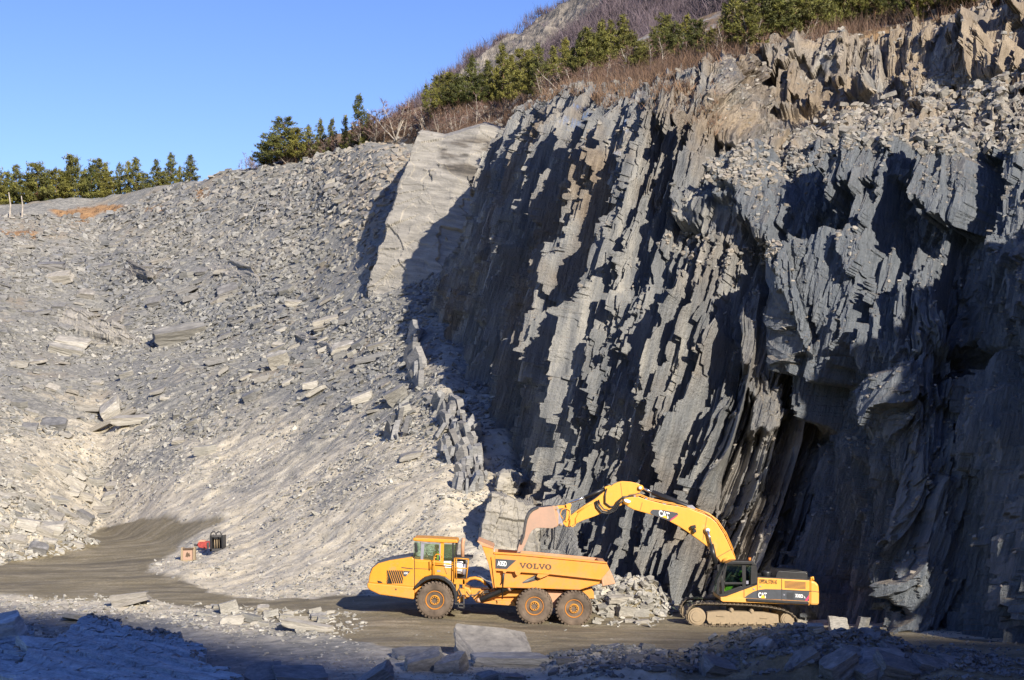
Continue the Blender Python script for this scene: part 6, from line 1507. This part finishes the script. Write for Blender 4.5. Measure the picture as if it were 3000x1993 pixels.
scatter_blocks(34, [(0,720),(420,700),(760,820),(700,920),(380,980),(0,960)], 32, 60, [MID, DARK], "grey slate slab lying on the middle left slope", "slabs on the middle left slope", 73)
scatter_blocks(26, [(0,980),(420,1000),(620,1180),(560,1300),(200,1290),(0,1260)], 32, 58, [PALE, MID], "pale slate slab lying on the dusty lower left slope", "slabs on the lower left slope", 74)
scatter_blocks(24, [(560,1775),(1000,1800),(1070,1835),(900,1862),(640,1830)], 26, 48, [PALE], "pale block in the row along the near road edge", "blocks along the near road edge", 75)
scatter_blocks(22, [(1715,1830),(1745,1750),(1850,1750),(1940,1812),(1880,1826)], 28, 48, [PALE], "pale block in the white heap behind the hauler", "blocks of the white heap behind the hauler", 76)
scatter_blocks(20, [(1600,1900),(1750,1895),(2050,1890),(2060,1990),(1610,1990)], 30, 56, [DARK], "dark block in the shaded rubble below the hauler's wheels", "blocks of the shaded front rubble", 77)
scatter_blocks(16, [(860,560),(1130,480),(1110,700),(1080,800),(960,760)], 30, 46, [MID, PALE], "grey block on the scree left of the pale rock face", "blocks on the scree by the pale rock face", 78)
scatter_blocks(14, [(2330,1840),(2480,1835),(2480,1865),(2330,1870)], 22, 36, [PALE, MID], "small pale block in the light right of the excavator", "blocks in the light right of the excavator", 79)

# ------------------------------------------------------------------ excavator attachments left on the ground
def ground_kit(zx, zy, name, label, cat):
    px, py = zx / 2.361, 1380 + zy / 2.361
    p, _ = ground_at(px, py)
    ro = root_empty(name, p, label, cat)
    return Kit(2.361, 0, 1380, p[1], ro)
q = ground_kit(1498, 556, "quick_coupler", "black coupler frame with two round hoops standing on the pale gravel left of the hauler", "coupler")
q.prof("side_plate", [(1450, 450), (1462, 444), (1466, 556), (1452, 560)], 0, .9, BLACK, None, .01)
q.prof("side_plate", [(1530, 448), (1546, 444), (1546, 550), (1534, 554)], 0, .9, BLACK, None, .01)
q.prof("cross_bar", [(1450, 446), (1546, 444), (1546, 458), (1450, 460)], .05, .2, DKGREY, None, .01)
q.prof("cross_bar", [(1452, 540), (1546, 536), (1546, 552), (1452, 558)], .0, .2, DKGREY, None, .01)
q.prof("back_plate", [(1462, 456), (1534, 454), (1534, 545), (1462, 548)], .7, .8, BLACK, None, .01)
for x in (1484, 1500, 1516): q.tube("inner_rod", [(x, 470, .4), (x + 2, 535, .4)], .03, SAND, None, 8)
for x in (1458, 1494): q.tube("hoop", [(x, 448, .2), (x + 2, 430, .2), (x + 14, 421, .2), (x + 28, 422, .2), (x + 36, 434, .2), (x + 38, 448, .2)], .035, BLACK, None, 8)
q = ground_kit(1405, 545, "hydraulic_breaker", "dusty red hydraulic hammer lying on the gravel beside the black coupler frame", "breaker")
q.prof("housing", [(1366, 500), (1380, 490), (1448, 488), (1448, 532), (1440, 540), (1380, 532), (1366, 522)], 0, .7, RED, None, .03)
q.prof("rusty_cap", [(1370, 488), (1384, 478), (1412, 480), (1416, 490), (1372, 500)], .05, .6, RUST, None, .02)
q.tube("chisel", [(1366, 512, .35), (1344, 512, .35)], .07, DKGREY, None, 10)
q.prof("mount_plate", [(1430, 496), (1446, 494), (1446, 545), (1432, 542)], -.05, .75, DKGREY, None, .01)
q = ground_kit(1298, 626, "bucket_plate", "rusty square steel plate with a ragged hole standing left of the red hammer", "steel plate")
q.prof("plate", [(1254, 536), (1346, 534), (1342, 624), (1300, 626), (1256, 628)], .1, .18, BUCKET, None, .01)
q.prof("side_rail", [(1252, 530), (1266, 530), (1262, 630), (1248, 628)], 0, .45, SAND, None, .01)
q.prof("side_rail", [(1334, 528), (1348, 526), (1346, 624), (1334, 624)], 0, .45, SAND, None, .01)
q.prof("top_rail", [(1262, 536), (1340, 533), (1340, 543), (1262, 546)], .0, .35, LETTER, None, .01)
q.prof("bottom_rail", [(1256, 616), (1342, 614), (1342, 628), (1256, 630)], .0, .35, SAND, None, .01)
q.prof("ragged_hole", [(1288, 570), (1296, 560), (1302, 572), (1310, 566), (1312, 580), (1318, 584), (1308, 596), (1302, 588), (1296, 600), (1290, 592), (1282, 596), (1286, 582)], .09, .11, LETTER, None, 0)
